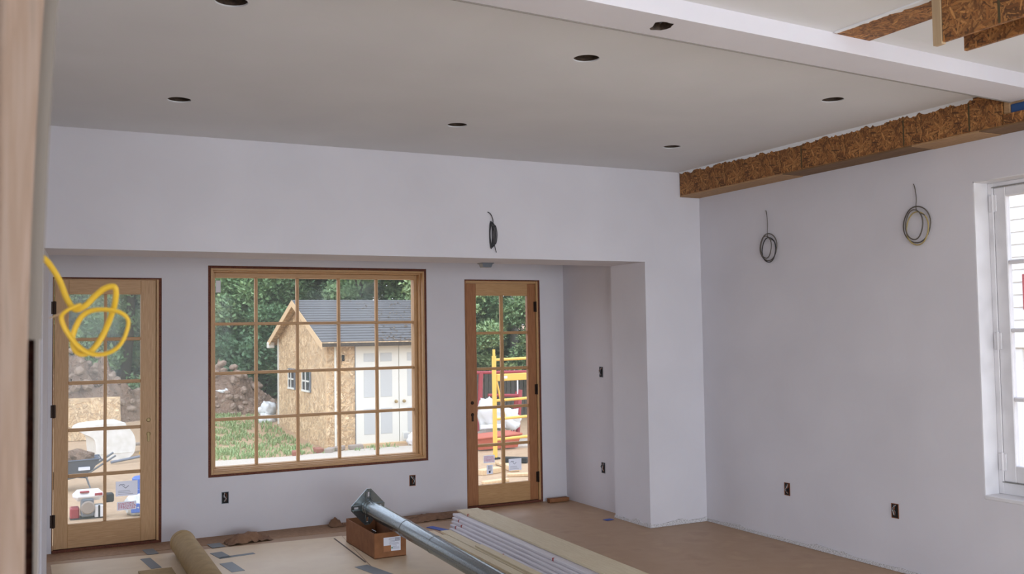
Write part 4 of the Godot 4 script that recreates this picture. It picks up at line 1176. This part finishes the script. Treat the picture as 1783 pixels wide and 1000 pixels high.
		part("eave_board", bx(v3(-oh, ye - 0.04, ze - 0.01), v3(W + oh, ye + 0.03, ze + 0.01)), M.shed_trim if s < 0 else M.bark, o)
	part("eave_return", bx(v3(-oh - 0.03, E - slope * ev - 0.10, -D - ev - 0.02), v3(-oh + 0.12, E - slope * ev + 0.04, -D - ev + 0.16), 0.01), M.shed_white, o)
	# fallen leaves gathered on the lower right of the roof
	var rng := RandomNumberGenerator.new()
	rng.seed = 12
	mb = MB.new()
	for k in 420:
		var t := pow(rng.randf(), 2.2)
		var x := lerpf(W + oh, 1.0, pow(rng.randf(), 1.4))
		var c := v3(x, lerpf(E - slope * ev, R, t) + 0.078, lerpf(ev, zm, t))
		var a := rng.randf() * TAU; var r := rng.randf_range(0.015, 0.035)
		var d := v3(cos(a), 0.1, sin(a)) * r; var e := v3(-sin(a), slope * cos(a), cos(a)) * r * 0.6
		mb.flat(c - d, c + e, c + d); mb.flat(c - d, c + d, c - e)
	single("fallen_leaves", mb, M.shed_trim, "tan fallen leaves scattered on the right of the shed roof", "leaves", "", "stuff")
	get_node("fallen_leaves").position = v3(X0, g, ZF)

func mound(label: String, pos: Vector3, rx: float, rz: float, h: float, seed_: int, m: Material, called := "dirt_pile", cat := "dirt pile", group := "dirt piles in the yard") -> void:
	var nz := noise(0.9, seed_, 5)
	var mb := MB.new()
	mb.grid(46, 30, func(u: float, v: float) -> Vector3:
		var a := (u - 0.5) * 2.0; var b := (v - 0.5) * 2.0
		var d := sqrt(a * a + b * b)
		var f := maxf(0.0, 1.0 - pow(d, 1.6))
		var x := a * rx; var z := b * rz
		var y := h * f * (0.85 + 0.75 * nz.get_noise_2d(x * 1.2, z * 1.2)) + 0.30 * f * nz.get_noise_2d(x * 5.0, z * 5.0)
		return v3(x, y - 0.06, z))
	var o := thing(called, label, cat, pos, group)
	part("heap", mb, m, o)
	var rng := RandomNumberGenerator.new()
	rng.seed = seed_
	var cm := MB.new()
	for k in 140:
		var a := rng.randf() * TAU; var d := sqrt(rng.randf()) * 0.92
		var f := maxf(0.0, 1.0 - pow(d, 1.6))
		var x := cos(a) * d * rx; var z := sin(a) * d * rz
		var y := h * f * (0.85 + 0.75 * nz.get_noise_2d(x * 1.2, z * 1.2)) + 0.30 * f * nz.get_noise_2d(x * 5.0, z * 5.0) - 0.05
		var q := rng.randf_range(0.04, 0.14)
		cm.box(v3(-q, -q * 0.6, -q * 0.8), v3(q, q * 0.6, q * 0.8), q * 0.45, Transform3D(Basis(v3(rng.randfn(), rng.randfn(), rng.randfn()).normalized(), rng.randf() * 3.0), v3(x, y, z)))
	part("clods", cm, M.dirt_light, o, "", "stuff")

func blob(parent: Node3D, called: String, c: Vector3, r: Vector3, amp: float, freq: float, seed_: int, m: Material) -> void:
	var nz := noise(freq, seed_, 3)
	var mb := MB.new()
	mb.grid(20, 12, func(u: float, v: float) -> Vector3:
		var a := -u * TAU; var b := (v - 0.5) * PI
		var d := v3(cos(b) * cos(a), -sin(b), cos(b) * sin(a))
		var s := 1.0 + amp * nz.get_noise_3d(d.x * 2.0, d.y * 2.0, d.z * 2.0)
		return c + v3(d.x * r.x, maxf(d.y, -0.75) * r.y, d.z * r.z) * s)
	part(called, mb, m, parent)

func build_yard_things() -> void:
	var g := -0.67
	mound("broad grey brown dirt pile behind the white tank", v3(1.3, -0.4, -26.2), 1.9, 1.9, 1.6, 3, M.dirt)
	mound("brown dirt pile left of the shed seen through the window", v3(4.75, -0.40, -26.2), 1.5, 1.4, 1.25, 8, M.dirt)
	mound("low brown dirt bank running behind the shed's left corner", v3(7.1, -0.35, -26.2), 1.1, 1.0, 0.6, 9, M.dirt)
	# rubble in the piles
	var rng := RandomNumberGenerator.new()
	rng.seed = 33
	var rub := [[v3(4.62, 0.22, -25.55), 0.17], [v3(4.45, 0.40, -25.8), 0.09], [v3(4.95, 0.20, -25.6), 0.08], [v3(5.35, -0.10, -25.6), 0.10]]
	var what := ["pale flat stone lying on the brown dirt pile", "reddish brick piece near the top of the brown dirt pile", "small grey stone right of the pale one on the dirt pile", "grey stone at the right foot of the brown dirt pile"]
	for k in rub.size():
		var t := thing("stone", what[k], "stone", rub[k][0], "rubble in the dirt pile")
		blob(t, "stone_body", Vector3.ZERO, v3(rub[k][1], rub[k][1] * 0.35, rub[k][1] * 0.6), 0.5, 0.8, k + 2, M.brick if k == 1 else (M.sack if k == 0 else M.stone))
	# bricks and rubble before the shed
	var bl := [v3(5.12, 0, -18.45), v3(4.62, 0, -18.22), v3(5.55, 0, -18.5), v3(5.9, 0, -18.55), v3(5.3, 0, -18.3)]
	var bn := ["reddish brick lying in the grass before the shed corner", "single brick half on the gravel strip left of the shed", "grey block lying before the shed corner", "flat grey stone before the shed's front wall", "small rubble piece in front of the shed corner bricks"]
	for k in 5:
		var t := thing("rubble_block", bn[k], "rubble", bl[k] + v3(0, g + 0.02, 0), "rubble before the shed", rng.randf() * 2.0)
		part("block", bx(v3(-0.14, 0, -0.07), v3(0.14, 0.09, 0.07), 0.012), M.brick if k < 2 else M.stone, t)
	var o := thing("plastic_bags", "white crumpled plastic sacks at the back left corner of the shed", "sacks", v3(5.28, g + 0.16, -23.75))
	blob(o, "sack", v3(0.08, 0.32, -0.1), v3(0.20, 0.20, 0.2), 0.5, 0.9, 3, M.sack)
	blob(o, "sack", v3(0.02, 0.05, 0.1), v3(0.24, 0.2, 0.2), 0.6, 0.9, 5, M.sack)
	o = thing("plastic_bags", "white crumpled plastic bag before the shed's right door leaf", "sacks", v3(7.18, g, -18.72))
	blob(o, "sack", v3(0, 0.10, 0), v3(0.13, 0.14, 0.12), 0.5, 1.2, 9, M.plastic_white)
	# white tank
	o = thing("storage_tank", "big white rounded plastic tank tipped on its side", "tank", v3(1.33, g, -20.2), "", 0.12)
	var mb := MB.new()
	var pts := PackedVector2Array()
	for q in [Vector2(-0.42, 0.56), Vector2(-0.28, 0.66), Vector2(0.30, 0.69), Vector2(0.38, 0.64), Vector2(0.53, 0.42), Vector2(0.54, 0.16), Vector2(0.46, 0.04), Vector2(0.34, 0.0), Vector2(-0.06, 0.0), Vector2(-0.14, 0.08), Vector2(-0.17, 0.36), Vector2(-0.25, 0.46)]: pts.append(q)
	var sm_poly := PackedVector2Array()
	for k in pts.size():
		for s in 4:
			sm_poly.append(pts[k].cubic_interpolate(pts[(k + 1) % pts.size()], pts[(k - 1 + pts.size()) % pts.size()], pts[(k + 2) % pts.size()], s / 4.0))
	mb.prism(sm_poly, 0.95, Transform3D(Basis(), v3(0, 0, -0.45)))
	part("tank_body", mb, M.tank, o)
	mb = MB.new()
	mb.box(v3(-0.12, 0.12, 0.498), v3(0.48, 0.13, 0.508))
	part("mould_rib", mb, M.tank, o)
	# sheet of strand board leaning on the pile
	o = thing("strand_board_sheet", "tan strand board sheet leaning against the big dirt pile", "board sheet", v3(1.40, -0.53, -22.4))
	mb = MB.new()
	mb.box(v3(-0.62, 0, -0.012), v3(0.50, 0.92, 0.012), 0.0, Transform3D(Basis(Vector3.RIGHT, -0.30), Vector3.ZERO))
	part("sheet", mb, M.osb_shed, o)
	# planks near the tank
	var pn := ["yellow plank lying right of the white tank", "grey board lying flat behind the yellow plank"]
	for k in 2:
		var t := thing("yard_plank", pn[k], "plank", v3(2.30 - 0.03 * k, g + 0.06 + 0.1 * k, -19.9 - 0.7 * k), "planks by the tank", 0.5 - 0.3 * k)
		part("plank", bx(v3(-0.3, 0, -0.08), v3(0.35, 0.05, 0.08), 0.01), M.yellow if k == 0 else M.stone, t)
	o = thing("pipe", "thin grey pipe lying on the ground before the tank", "pipe", v3(1.45, g + 0.03, -19.2))
	mb = MB.new()
	mb.tube([v3(0, 0, 0.1), v3(0.6, 0.06, -0.1)], 0.025, 8)
	part("pipe_body", mb, M.plastic_grey, o)
	# wheelbarrow
	o = thing("wheelbarrow", "grey wheelbarrow loaded with brown earth", "wheelbarrow", v3(0.80, g, -16.3))
	o.scale = v3(0.74, 0.74, 0.74)
	mb = MB.new()
	mb.hull8([v3(-0.32, 0.28, 0.22), v3(0.12, 0.22, 0.22), v3(0.12, 0.22, -0.22), v3(-0.32, 0.28, -0.22), v3(-0.42, 0.60, 0.34), v3(0.36, 0.62, 0.34), v3(0.36, 0.62, -0.34), v3(-0.42, 0.60, -0.34)])
	part("tray", mb, M.barrow, o)
	mb = MB.new()
	mb.tube([v3(-0.44, 0.60, 0.35), v3(0.38, 0.62, 0.35), v3(0.38, 0.62, -0.35), v3(-0.44, 0.60, -0.35), v3(-0.44, 0.60, 0.35)], 0.018, 6)
	part("tray_rim", mb, M.barrow, o)
	blob(o, "earth_load", v3(-0.05, 0.62, 0), v3(0.34, 0.17, 0.28), 0.5, 0.9, 12, M.dirt)
	part("badge", bx(v3(-0.05, 0.40, 0.30), v3(0.17, 0.47, 0.325), 0.004, ), M.label_paper, o, "pale worn sticker on the tray")
	for s in [-1.0, 1.0]:
		mb = MB.new()
		mb.tube([v3(-0.35, 0.20, s * 0.08), v3(0.10, 0.30, s * 0.25), v3(0.66, 0.66, s * 0.30)], 0.022, 6)
		part("handle", mb, M.frame_grey, o)
		mb = MB.new()
		mb.tube([v3(0.10, 0.28, s * 0.24), v3(0.18, 0.02, s * 0.24)], 0.018, 6)
		part("leg", mb, M.frame_grey, o)
	mb = MB.new()
	mb.lathe([Vector2(0.0, -0.045), Vector2(0.16, -0.045), Vector2(0.19, -0.02), Vector2(0.19, 0.02), Vector2(0.16, 0.045), Vector2(0.0, 0.045)], 18, Transform3D(Basis(Vector3.RIGHT, PI / 2), v3(-0.45, 0.19, 0)))
	part("wheel", mb, M.rubber, o)
	# engine
	o = thing("generator", "small engine with white tank and red stripes outside the left door", "generator", v3(0.75, g, -13.55))
	o.scale = v3(0.78, 0.78, 0.78)
	mb = MB.new()
	mb.box(v3(-0.22, 0.30, -0.18), v3(0.24, 0.46, 0.18), 0.07)
	var tk := part("fuel_tank", mb, M.plastic_white, o)
	part("red_stripe", bx(v3(-0.12, 0.44, 0.10), v3(0.02, 0.462, 0.183), 0.004), M.red_paint, tk)
	part("red_stripe", bx(v3(0.10, 0.38, 0.13), v3(0.22, 0.42, 0.184), 0.004), M.red_paint, tk)
	part("engine_block", bx(v3(-0.10, 0.05, -0.12), v3(0.09, 0.34, 0.19), 0.02), M.frame_grey, o)
	mb = MB.new()
	mb.lathe([Vector2(0.0, 0.03), Vector2(0.09, 0.03), Vector2(0.11, 0.0)], 16, Transform3D(Basis(Vector3.RIGHT, PI / 2), v3(0.0, 0.2, 0.20)))
	part("recoil_cover", mb, M.stone, o)
	part("air_filter", bx(v3(0.10, 0.02, -0.05), v3(0.24, 0.22, 0.16), 0.015), M.plastic_white, o, "white and black striped case")
	part("filter_stripe", bx(v3(0.155, 0.02, 0.158), v3(0.185, 0.22, 0.166)), M.rubber, o)
	part("red_can", bx(v3(-0.26, 0.02, -0.10), v3(-0.12, 0.20, 0.14), 0.02), M.red_paint, o)
	part("muffler", bx(v3(0.24, 0.24, -0.10), v3(0.40, 0.38, 0.10), 0.02), M.rubber, o)
	part("base_frame", bx(v3(-0.26, 0.0, -0.16), v3(0.28, 0.03, 0.16), 0.01), M.rubber, o)
	# blue drum and bags by the left door
	o = thing("blue_drum", "blue plastic drum outside the left door, by its right stile", "drum", v3(1.54, g, -14.6))
	o.scale = v3(0.75, 0.75, 0.75)
	mb = MB.new()
	mb.lathe([Vector2(0.0, 0.0), Vector2(0.20, 0.0), Vector2(0.215, 0.03), Vector2(0.205, 0.2), Vector2(0.215, 0.22), Vector2(0.205, 0.24), Vector2(0.21, 0.42), Vector2(0.18, 0.45), Vector2(0.0, 0.45)], 22)
	part("drum_body", mb, M.blue, o)
	mb = MB.new()
	mb.lathe([Vector2(0.05, 0.45), Vector2(0.05, 0.475), Vector2(0.0, 0.475)], 12, Transform3D(Basis(), v3(0.06, 0, 0.05)))
	part("cap", mb, M.plastic_white, o)
	o = thing("printed_sack", "blue and white printed sack slumped outside the left door", "sack", v3(1.34, g + 0.02, -13.45))
	blob(o, "sack_body", v3(0, 0.10, 0), v3(0.16, 0.14, 0.16), 0.5, 1.0, 21, M.sack)
	part("blue_print", bx(v3(-0.09, 0.03, 0.135), v3(0.03, 0.15, 0.155), 0.008), M.blue, o)
	o = thing("printed_sack", "tan paper sack lying right of the blue and white sack", "sack", v3(1.74, g + 0.02, -13.75))
	blob(o, "sack_body", v3(0, 0.14, 0), v3(0.2, 0.17, 0.18), 0.4, 1.0, 22, M.gravel)
	build_door_labels()
	build_scaffold()

func build_door_labels() -> void:
	# paper stickers on the panes; child of the door they are stuck on
	for q in [[1, 0.655, 0.385, 0.160, 0.115, 1], [1, 0.665, 0.275, 0.140, 0.065, 2], [2, 3.830, 0.405, 0.115, 0.070, 2], [2, 3.86, 0.30, 0.065, 0.085, 3], [2, 4.09, 0.315, 0.135, 0.11, 1]]:
		var d: Node3D = get_node("door_%d" % q[0])
		var mb := MB.new()
		mb.quad(v3(0, 0, 0), v3(q[3], 0, 0), v3(q[3], q[4], 0), v3(0, q[4], 0))
		var p := part("pane_label", mb, label_material(q[5]), d, ["", "white paper label with a grey emblem", "paper label with red lettering", "paper label with grey print"][q[5]])
		p.position = v3(q[1], q[2], -0.0252)

func build_scaffold() -> void:
	var g := -0.67
	var o := thing("scaffold_frame", "yellow scaffold end frame with rungs outside the right door", "scaffold", v3(7.64, g, -15.8), "", 0.16)
	var rod := func(parent: Node3D, called: String, a: Vector3, b: Vector3, r: float, m: Material) -> void:
		var mb := MB.new()
		mb.tube([a, b], r, 10)
		part(called, mb, m, parent)
	rod.call(o, "post", v3(0, 0.03, 0), v3(0, 1.86, 0), 0.042, M.yellow)
	rod.call(o, "coupling_pin", v3(0, 1.86, 0), v3(0, 1.98, 0), 0.026, M.yellow)
	rod.call(o, "post", v3(1.5, 0.03, 0), v3(1.5, 1.86, 0), 0.042, M.yellow)
	rod.call(o, "inner_post", v3(0.05, 1.40, 0), v3(0.22, 0.75, 0), 0.02, M.yellow)
	for y in [1.79, 1.05, 0.715, 0.345]:
		rod.call(o, "rung", v3(0.02, y, 0), v3(1.5, y + 0.02, 0), 0.026, M.yellow)
	part("header_beam", bx(v3(0.04, 1.40, -0.03), v3(1.5, 1.53, 0.03), 0.012), M.yellow, o)
	part("beam_sticker", bx(v3(0.17, 1.445, 0.03), v3(0.27, 1.49, 0.033)), M.label_paper, o)
	part("foot", bx(v3(-0.07, 0, -0.07), v3(0.07, 0.03, 0.07), 0.005), M.rubber, o)
	part("foot", bx(v3(1.43, 0, -0.07), v3(1.57, 0.03, 0.07), 0.005), M.rubber, o)
	# red frames farther back
	o = thing("red_scaffold", "dark red steel frame leaning behind the yellow scaffold", "scaffold", v3(8.95, g, -18.4))
	rod.call(o, "post", v3(-0.48, 0.0, 0.1), v3(-0.36, 1.46, 0), 0.05, M.red_paint)
	rod.call(o, "post", v3(0.42, 0.0, 0.1), v3(0.56, 1.05, 0), 0.05, M.red_paint)
	rod.call(o, "post", v3(0.47, 0.0, -0.25), v3(0.62, 1.0, -0.25), 0.045, M.red_paint)
	rod.call(o, "cross_bar", v3(-0.62, 1.45, 0), v3(0.9, 1.43, 0), 0.035, M.red_paint)
	rod.call(o, "cross_bar", v3(-0.2, 0.97, 0), v3(0.56, 0.93, 0), 0.035, M.red_paint)
	rod.call(o, "cross_bar", v3(0.0, 0.52, 0), v3(0.5, 0.47, 0), 0.035, M.red_paint)
	rod.call(o, "cross_bar", v3(-0.5, 0.22, 0.05), v3(0.5, 0.06, 0.05), 0.04, M.red_paint)
	rod.call(o, "brace", v3(0.1, 0.75, 0), v3(0.4, 0.1, 0), 0.012, M.plastic_white)
	rod.call(o, "brace", v3(0.5, 1.35, 0), v3(0.5, 0.95, 0), 0.014, M.plastic_white)
	o = thing("orange_tray", "faded orange plastic trough on the ground behind the yellow scaffold", "trough", v3(8.28, g, -17.2))
	var mb := MB.new()
	mb.hull8([v3(-0.42, 0.03, 0.26), v3(0.40, 0.03, 0.26), v3(0.40, 0.03, -0.26), v3(-0.42, 0.03, -0.26), v3(-0.48, 0.26, 0.30), v3(0.46, 0.30, 0.30), v3(0.46, 0.30, -0.30), v3(-0.48, 0.26, -0.30)])
	part("trough_body", mb, M.orange, o)
	mb = MB.new()
	mb.tube([v3(-0.49, 0.25, 0.31), v3(0.47, 0.29, 0.31), v3(0.47, 0.29, -0.31), v3(-0.49, 0.25, -0.31), v3(-0.49, 0.25, 0.31)], 0.022, 6)
	part("trough_rim", mb, M.orange, o)
	o = thing("plastic_bags", "heap of white sacks piled on the red frame", "sacks", v3(8.75, g + 0.5, -18.1))
	blob(o, "sack", v3(-0.18, 0.06, 0), v3(0.20, 0.36, 0.2), 0.5, 0.9, 31, M.sack)
	blob(o, "sack", v3(0.22, -0.04, 0), v3(0.36, 0.26, 0.25), 0.6, 0.9, 32, M.sack)
	part("white_bar", bx(v3(-0.45, -0.17, 0.25), v3(0.10, -0.09, 0.30), 0.01), M.plastic_white, o)
	blob(o, "sack", v3(-0.15, -0.38, 0.1), v3(0.30, 0.20, 0.2), 0.6, 0.9, 33, M.stone)
	# scrap wood near the right door
	var nm := ["tan wood offcut on the ground before the scaffold's left foot", "tan wood offcut on the ground right of the scaffold post", "dark timber block beside the scaffold post foot"]
	var at := [v3(6.75, g, -14.2), v3(7.25, g, -14.4), v3(7.75, g, -15.2)]
	for k in 3:
		var t := thing("wood_scrap", nm[k], "offcut", at[k], "scrap wood outside the right door", 0.4 + k)
		part("block", bx(v3(-0.22, 0, -0.08), v3(0.22, 0.09, 0.08), 0.01), M.rubber if k == 2 else M.shed_trim, t)
	var sn := ["pale wood chip on the ground nearest the right door", "tan flat board piece right of the scaffold's left foot", "split tan wood piece at the right of the scraps"]
	var sa := [v3(6.45, g, -13.3), v3(7.35, g, -14.95), v3(7.05, g, -13.7)]
	for k in 3:
		var t := thing("wood_scrap", sn[k], "offcut", sa[k], "scrap wood outside the right door", 1.3 * k + 0.2)
		part("block", bx(v3(-0.26, 0, -0.05), v3(0.20, 0.05, 0.06), 0.01), M.shed_trim if k != 1 else M.osb_shed, t)
	# stockade fence
	o = thing("stockade_fence", "weathered grey stockade fence behind the scaffold", "fence", v3(8.6, g, -22.0))
	var rng := RandomNumberGenerator.new()
	rng.seed = 77
	for k in 46:
		var x := k * 0.125
		var h := 1.36 + rng.randf_range(-0.05, 0.05)
		mb = MB.new()
		mb.prism(PackedVector2Array([Vector2(0, 0), Vector2(0.105, 0), Vector2(0.105, h - 0.06), Vector2(0.053, h), Vector2(0, h - 0.06)]), 0.025, Transform3D(Basis(), v3(x, 0, rng.randf_range(-0.01, 0.01))))
		part("picket", mb, M.fence, o)
	for y in [0.3, 1.05]:
		part("rail", bx(v3(0, y, -0.05), v3(5.75, y + 0.08, -0.012)), M.fence, o)
	# the neighbour's white house beyond the old casement
	o = thing("neighbor_house", "white clapboard house wall seen through the old casement", "house", v3(10.0, g, 0))
	for k in 16:
		mb = MB.new()
		var y := 2.20 + k * 0.142
		mb.hull8([v3(0, y, -8.6), v3(0.12, y, -8.6), v3(0.12, y, 4.0), v3(0, y, 4.0), v3(0.022, y + 0.146, -8.6), v3(0.12, y + 0.146, -8.6), v3(0.12, y + 0.146, 4.0), v3(0.022, y + 0.146, 4.0)])
		part("siding_board", mb, M.siding, o)
	part("porch_beam", bx(v3(-0.03, 2.02, -8.6), v3(0.3, 2.20, 4.0), 0.01), M.siding, o)
	part("porch_post", bx(v3(0.0, 0, -7.20), v3(0.14, 2.02, -7.06), 0.01), M.siding, o)
	part("porch_post", bx(v3(0.0, 0, -4.20), v3(0.14, 2.02, -4.06), 0.01), M.siding, o)
	part("shutter", bx(v3(-0.02, 2.45, -7.02), v3(0.01, 2.85, -6.7), 0.004), M.red_paint, o, "dark red shutter edge")
	part("porch_wall", bx(v3(2.5, 0, -8.6), v3(2.6, 2.02, -7.6)), M.siding, o)

# ---------------------------------------------------------------- trees
func sprig(seed_: int, leaf: float, spread: float, cnt: int) -> ArrayMesh:
	var rng := RandomNumberGenerator.new()
	rng.seed = seed_
	var mb := MB.new()
	for k in cnt:
		var c := v3(rng.randf_range(-1, 1), rng.randf_range(-0.7, 0.7), rng.randf_range(-1, 1)) * spread
		var d := v3(rng.randf_range(-1, 1), rng.randf_range(-0.7, 0.3), rng.randf_range(-1, 1)).normalized()
		var s := d.cross(v3(rng.randf_range(-0.5, 0.5), 1, rng.randf_range(-0.5, 0.5))).normalized()
		var l := leaf * rng.randf_range(0.7, 1.3)
		var fold := d.cross(s) * l * 0.12
		var a := c; var b := c + d * l
		mb.flat(a, c + d * l * 0.45 + s * l * 0.32 + fold, b); mb.flat(a, b, c + d * l * 0.45 - s * l * 0.32 + fold)
	return mb.mesh()

var leaf_mat: StandardMaterial3D
var sprigs := []
func tree(called: String, label: String, group: String, at: Vector3, h: float, r: float, low: float, n: int, ca: Color, cb: Color, seed_: int, bark: Material, big := 1.0) -> void:
	var rng := RandomNumberGenerator.new()
	rng.seed = seed_
	var o := thing(called, label, "tree" if low > 0.3 or h > 3.5 else "shrub", at, group)
	var mb := MB.new()
	mb.tube(curve([v3(0, -0.1, 0), v3(0.08 * r, h * 0.35, 0.03), v3(-0.03, h * 0.7, 0), v3(0.02, h * 0.92, 0)], 5), 0.035 * h * 0.55, 8, 1.0, 0.03)
	for k in 5:
		var a := rng.randf() * TAU; var y := h * rng.randf_range(0.35, 0.7)
		mb.tube([v3(0, y, 0), v3(cos(a) * r * 0.6, y + h * 0.16, sin(a) * r * 0.6)], 0.03 + 0.006 * h, 6, 1.0, 0.015)
	part("trunk", mb, bark, o)
	# clumps of foliage
	var clumps := []
	for k in int(18 + r * 9):
		var t := rng.randf()
		var y := lerpf(low, h, t)
		var rr := r * (0.35 + 0.75 * sin(PI * clampf(0.12 + t * 0.84, 0, 1)))
		var a := rng.randf() * TAU; var q := rr * sqrt(rng.randf_range(0.15, 1.0))
		clumps.append([v3(cos(a) * q, y, sin(a) * q), rng.randf_range(0.28, 0.6) * (0.5 + r * 0.25), rng.randf()])
	var mm := MultiMesh.new()
	mm.transform_format = MultiMesh.TRANSFORM_3D
	mm.use_colors = true
	mm.mesh = sprigs[seed_ % sprigs.size()]
	mm.instance_count = n
	for k in n:
		var c = clumps[rng.randi() % clumps.size()]
		var d := v3(rng.randfn(), rng.randfn(), rng.randfn()).normalized() * pow(rng.randf(), 0.4)
		var p: Vector3 = c[0] + v3(d.x, d.y * 0.7, d.z) * c[1]
		var s := rng.randf_range(0.7, 1.3) * big
		mm.set_instance_transform(k, Transform3D(Basis(v3(rng.randfn(), rng.randfn(), rng.randfn()).normalized(), rng.randf() * 1.2).rotated(Vector3.UP, rng.randf() * TAU).scaled(v3(s, s, s)), p))
		mm.set_instance_color(k, ca.lerp(cb, clampf(c[2] * 0.7 + rng.randf_range(-0.1, 0.4), 0, 1)))
	var f := MultiMeshInstance3D.new()
	f.name = "foliage"
	f.multimesh = mm
	f.set_meta("kind", "stuff")
	o.add_child(f)

func build_trees() -> void:
	leaf_mat = mat(Color.WHITE, 0.6)
	leaf_mat.vertex_color_use_as_albedo = true
	leaf_mat.backlight_enabled = true
	leaf_mat.backlight = Color(0.35, 0.42, 0.18)
	for k in 3:
		var ms := sprig(k + 50, 0.15, 0.20, 9)
		ms.surface_set_material(0, leaf_mat)
		sprigs.append(ms)
	var dk := Color(0.085, 0.16, 0.075); var md := Color(0.14, 0.25, 0.11); var lt := Color(0.27, 0.40, 0.17); var yl := Color(0.38, 0.48, 0.21)
	var gr := "trees behind the yard"
	# [x, z, height, radius, lowest leaf, sprigs, colours, label]
	var rows := [
		[0.4, -31.0, 7.5, 2.4, 0.2, 2600, md, lt, "leafy green tree behind the left door's dirt pile, leftmost"],
		[2.6, -30.0, 7.0, 2.3, 0.2, 2600, md, lt, "leafy green tree over the dirt pile seen in the left door's right panes"],
		[4.6, -30.5, 7.5, 2.3, 0.3, 2800, md, yl, "lighter green tree at the left edge of the big window"],
		[5.6, -28.6, 3.6, 1.2, 0.1, 1400, md, lt, "low rounded bush tree left of the shed, in front of darker ones"],
		[7.0, -29.0, 7.5, 2.2, 0.2, 2800, dk, md, "dark green tree rising behind the left end of the shed"],
		[9.0, -28.5, 8.0, 2.4, 0.5, 2600, dk, lt, "bright and dark green tree above the shed's ridge, left"],
		[11.3, -28.0, 8.0, 2.5, 0.5, 2600, dk, lt, "leafy green tree above the shed roof's middle"],
		[13.6, -27.5, 8.0, 2.4, 0.4, 2400, dk, md, "dark green tree above the right end of the shed roof"],
		[11.9, -23.6, 6.5, 1.7, 1.6, 2000, dk, md, "dark leafy tree with a pale trunk behind the right door"],
		[9.9, -23.2, 3.6, 1.3, 1.0, 1500, md, yl, "bright leafy shrub tree arching over the fence, left"],
		[12.0, -22.7, 3.2, 1.3, 0.9, 1500, md, yl, "bright leafy shrub tree arching over the fence, right"],
		[14.2, -24.0, 6.0, 1.8, 0.6, 1600, md, lt, "green tree beyond the fence's right end"],
		[-2.6, -30.5, 7.5, 2.5, 0.2, 1600, md, lt, "green tree left of the left door's view"],
		[9.8, -32.5, 9.0, 2.8, 0.3, 3200, dk, md, "tall dark tree far behind the shed roof's middle"],
		[13.2, -32.0, 9.5, 2.8, 0.3, 3600, dk, md, "tall dark tree far behind the shed roof's right end"],
		[10.1, -26.0, 7.4, 1.7, 2.0, 3000, md, lt, "bushy green tree at the top right of the big window"],
		[16.5, -28.0, 8.0, 2.6, 0.4, 1600, dk, lt, "green tree far right behind the fence"],
	]
	var k := 0
	for q in rows:
		k += 1
		tree("leafy_tree" if q[2] > 3.7 else "leafy_shrub", q[8], gr, v3(q[0], ground_y(q[0], q[1]), q[1]), q[2] * (1.15 if q[2] > 5.0 else 1.0), q[3] * 1.1, q[4], int(q[5] * (3.4 if q[1] > -25.0 else 1.8)), q[6], q[7], 100 + k, M.bark_pale if k == 9 else M.bark, 0.62 if q[1] > -25.0 else 0.9)
	# a second and third row closes the wood
	var nm := ["leftmost", "second from the left", "third from the left", "fourth from the left", "fifth from the left", "sixth from the left", "seventh from the left", "eighth from the left", "ninth from the left", "tenth from the left"]
	for j in 10:
		var x := -3.0 + j * 2.9
		var z := -34.5 - (j % 2) * 1.2
		tree("forest_tree", "tall dark tree in the back row of the wood, " + nm[j], "back row of the wood", v3(x, ground_y(x, z), z), 11.5, 3.0, 0.2, 5200, dk, md, 300 + j, M.bark, 1.6)
	# shrub beyond the neighbour's porch
	tree("leafy_shrub", "green shrub beside the neighbour's white porch post", "", v3(11.6, -0.67, -7.6), 2.6, 0.9, 0.2, 700, md, lt, 501, M.bark)
	tree("leafy_shrub", "low dark shrubs at the foot of the wood behind the dirt piles", "", v3(6.2, 0.05, -28.0), 1.8, 1.5, 0.0, 1200, dk, md, 502, M.bark)
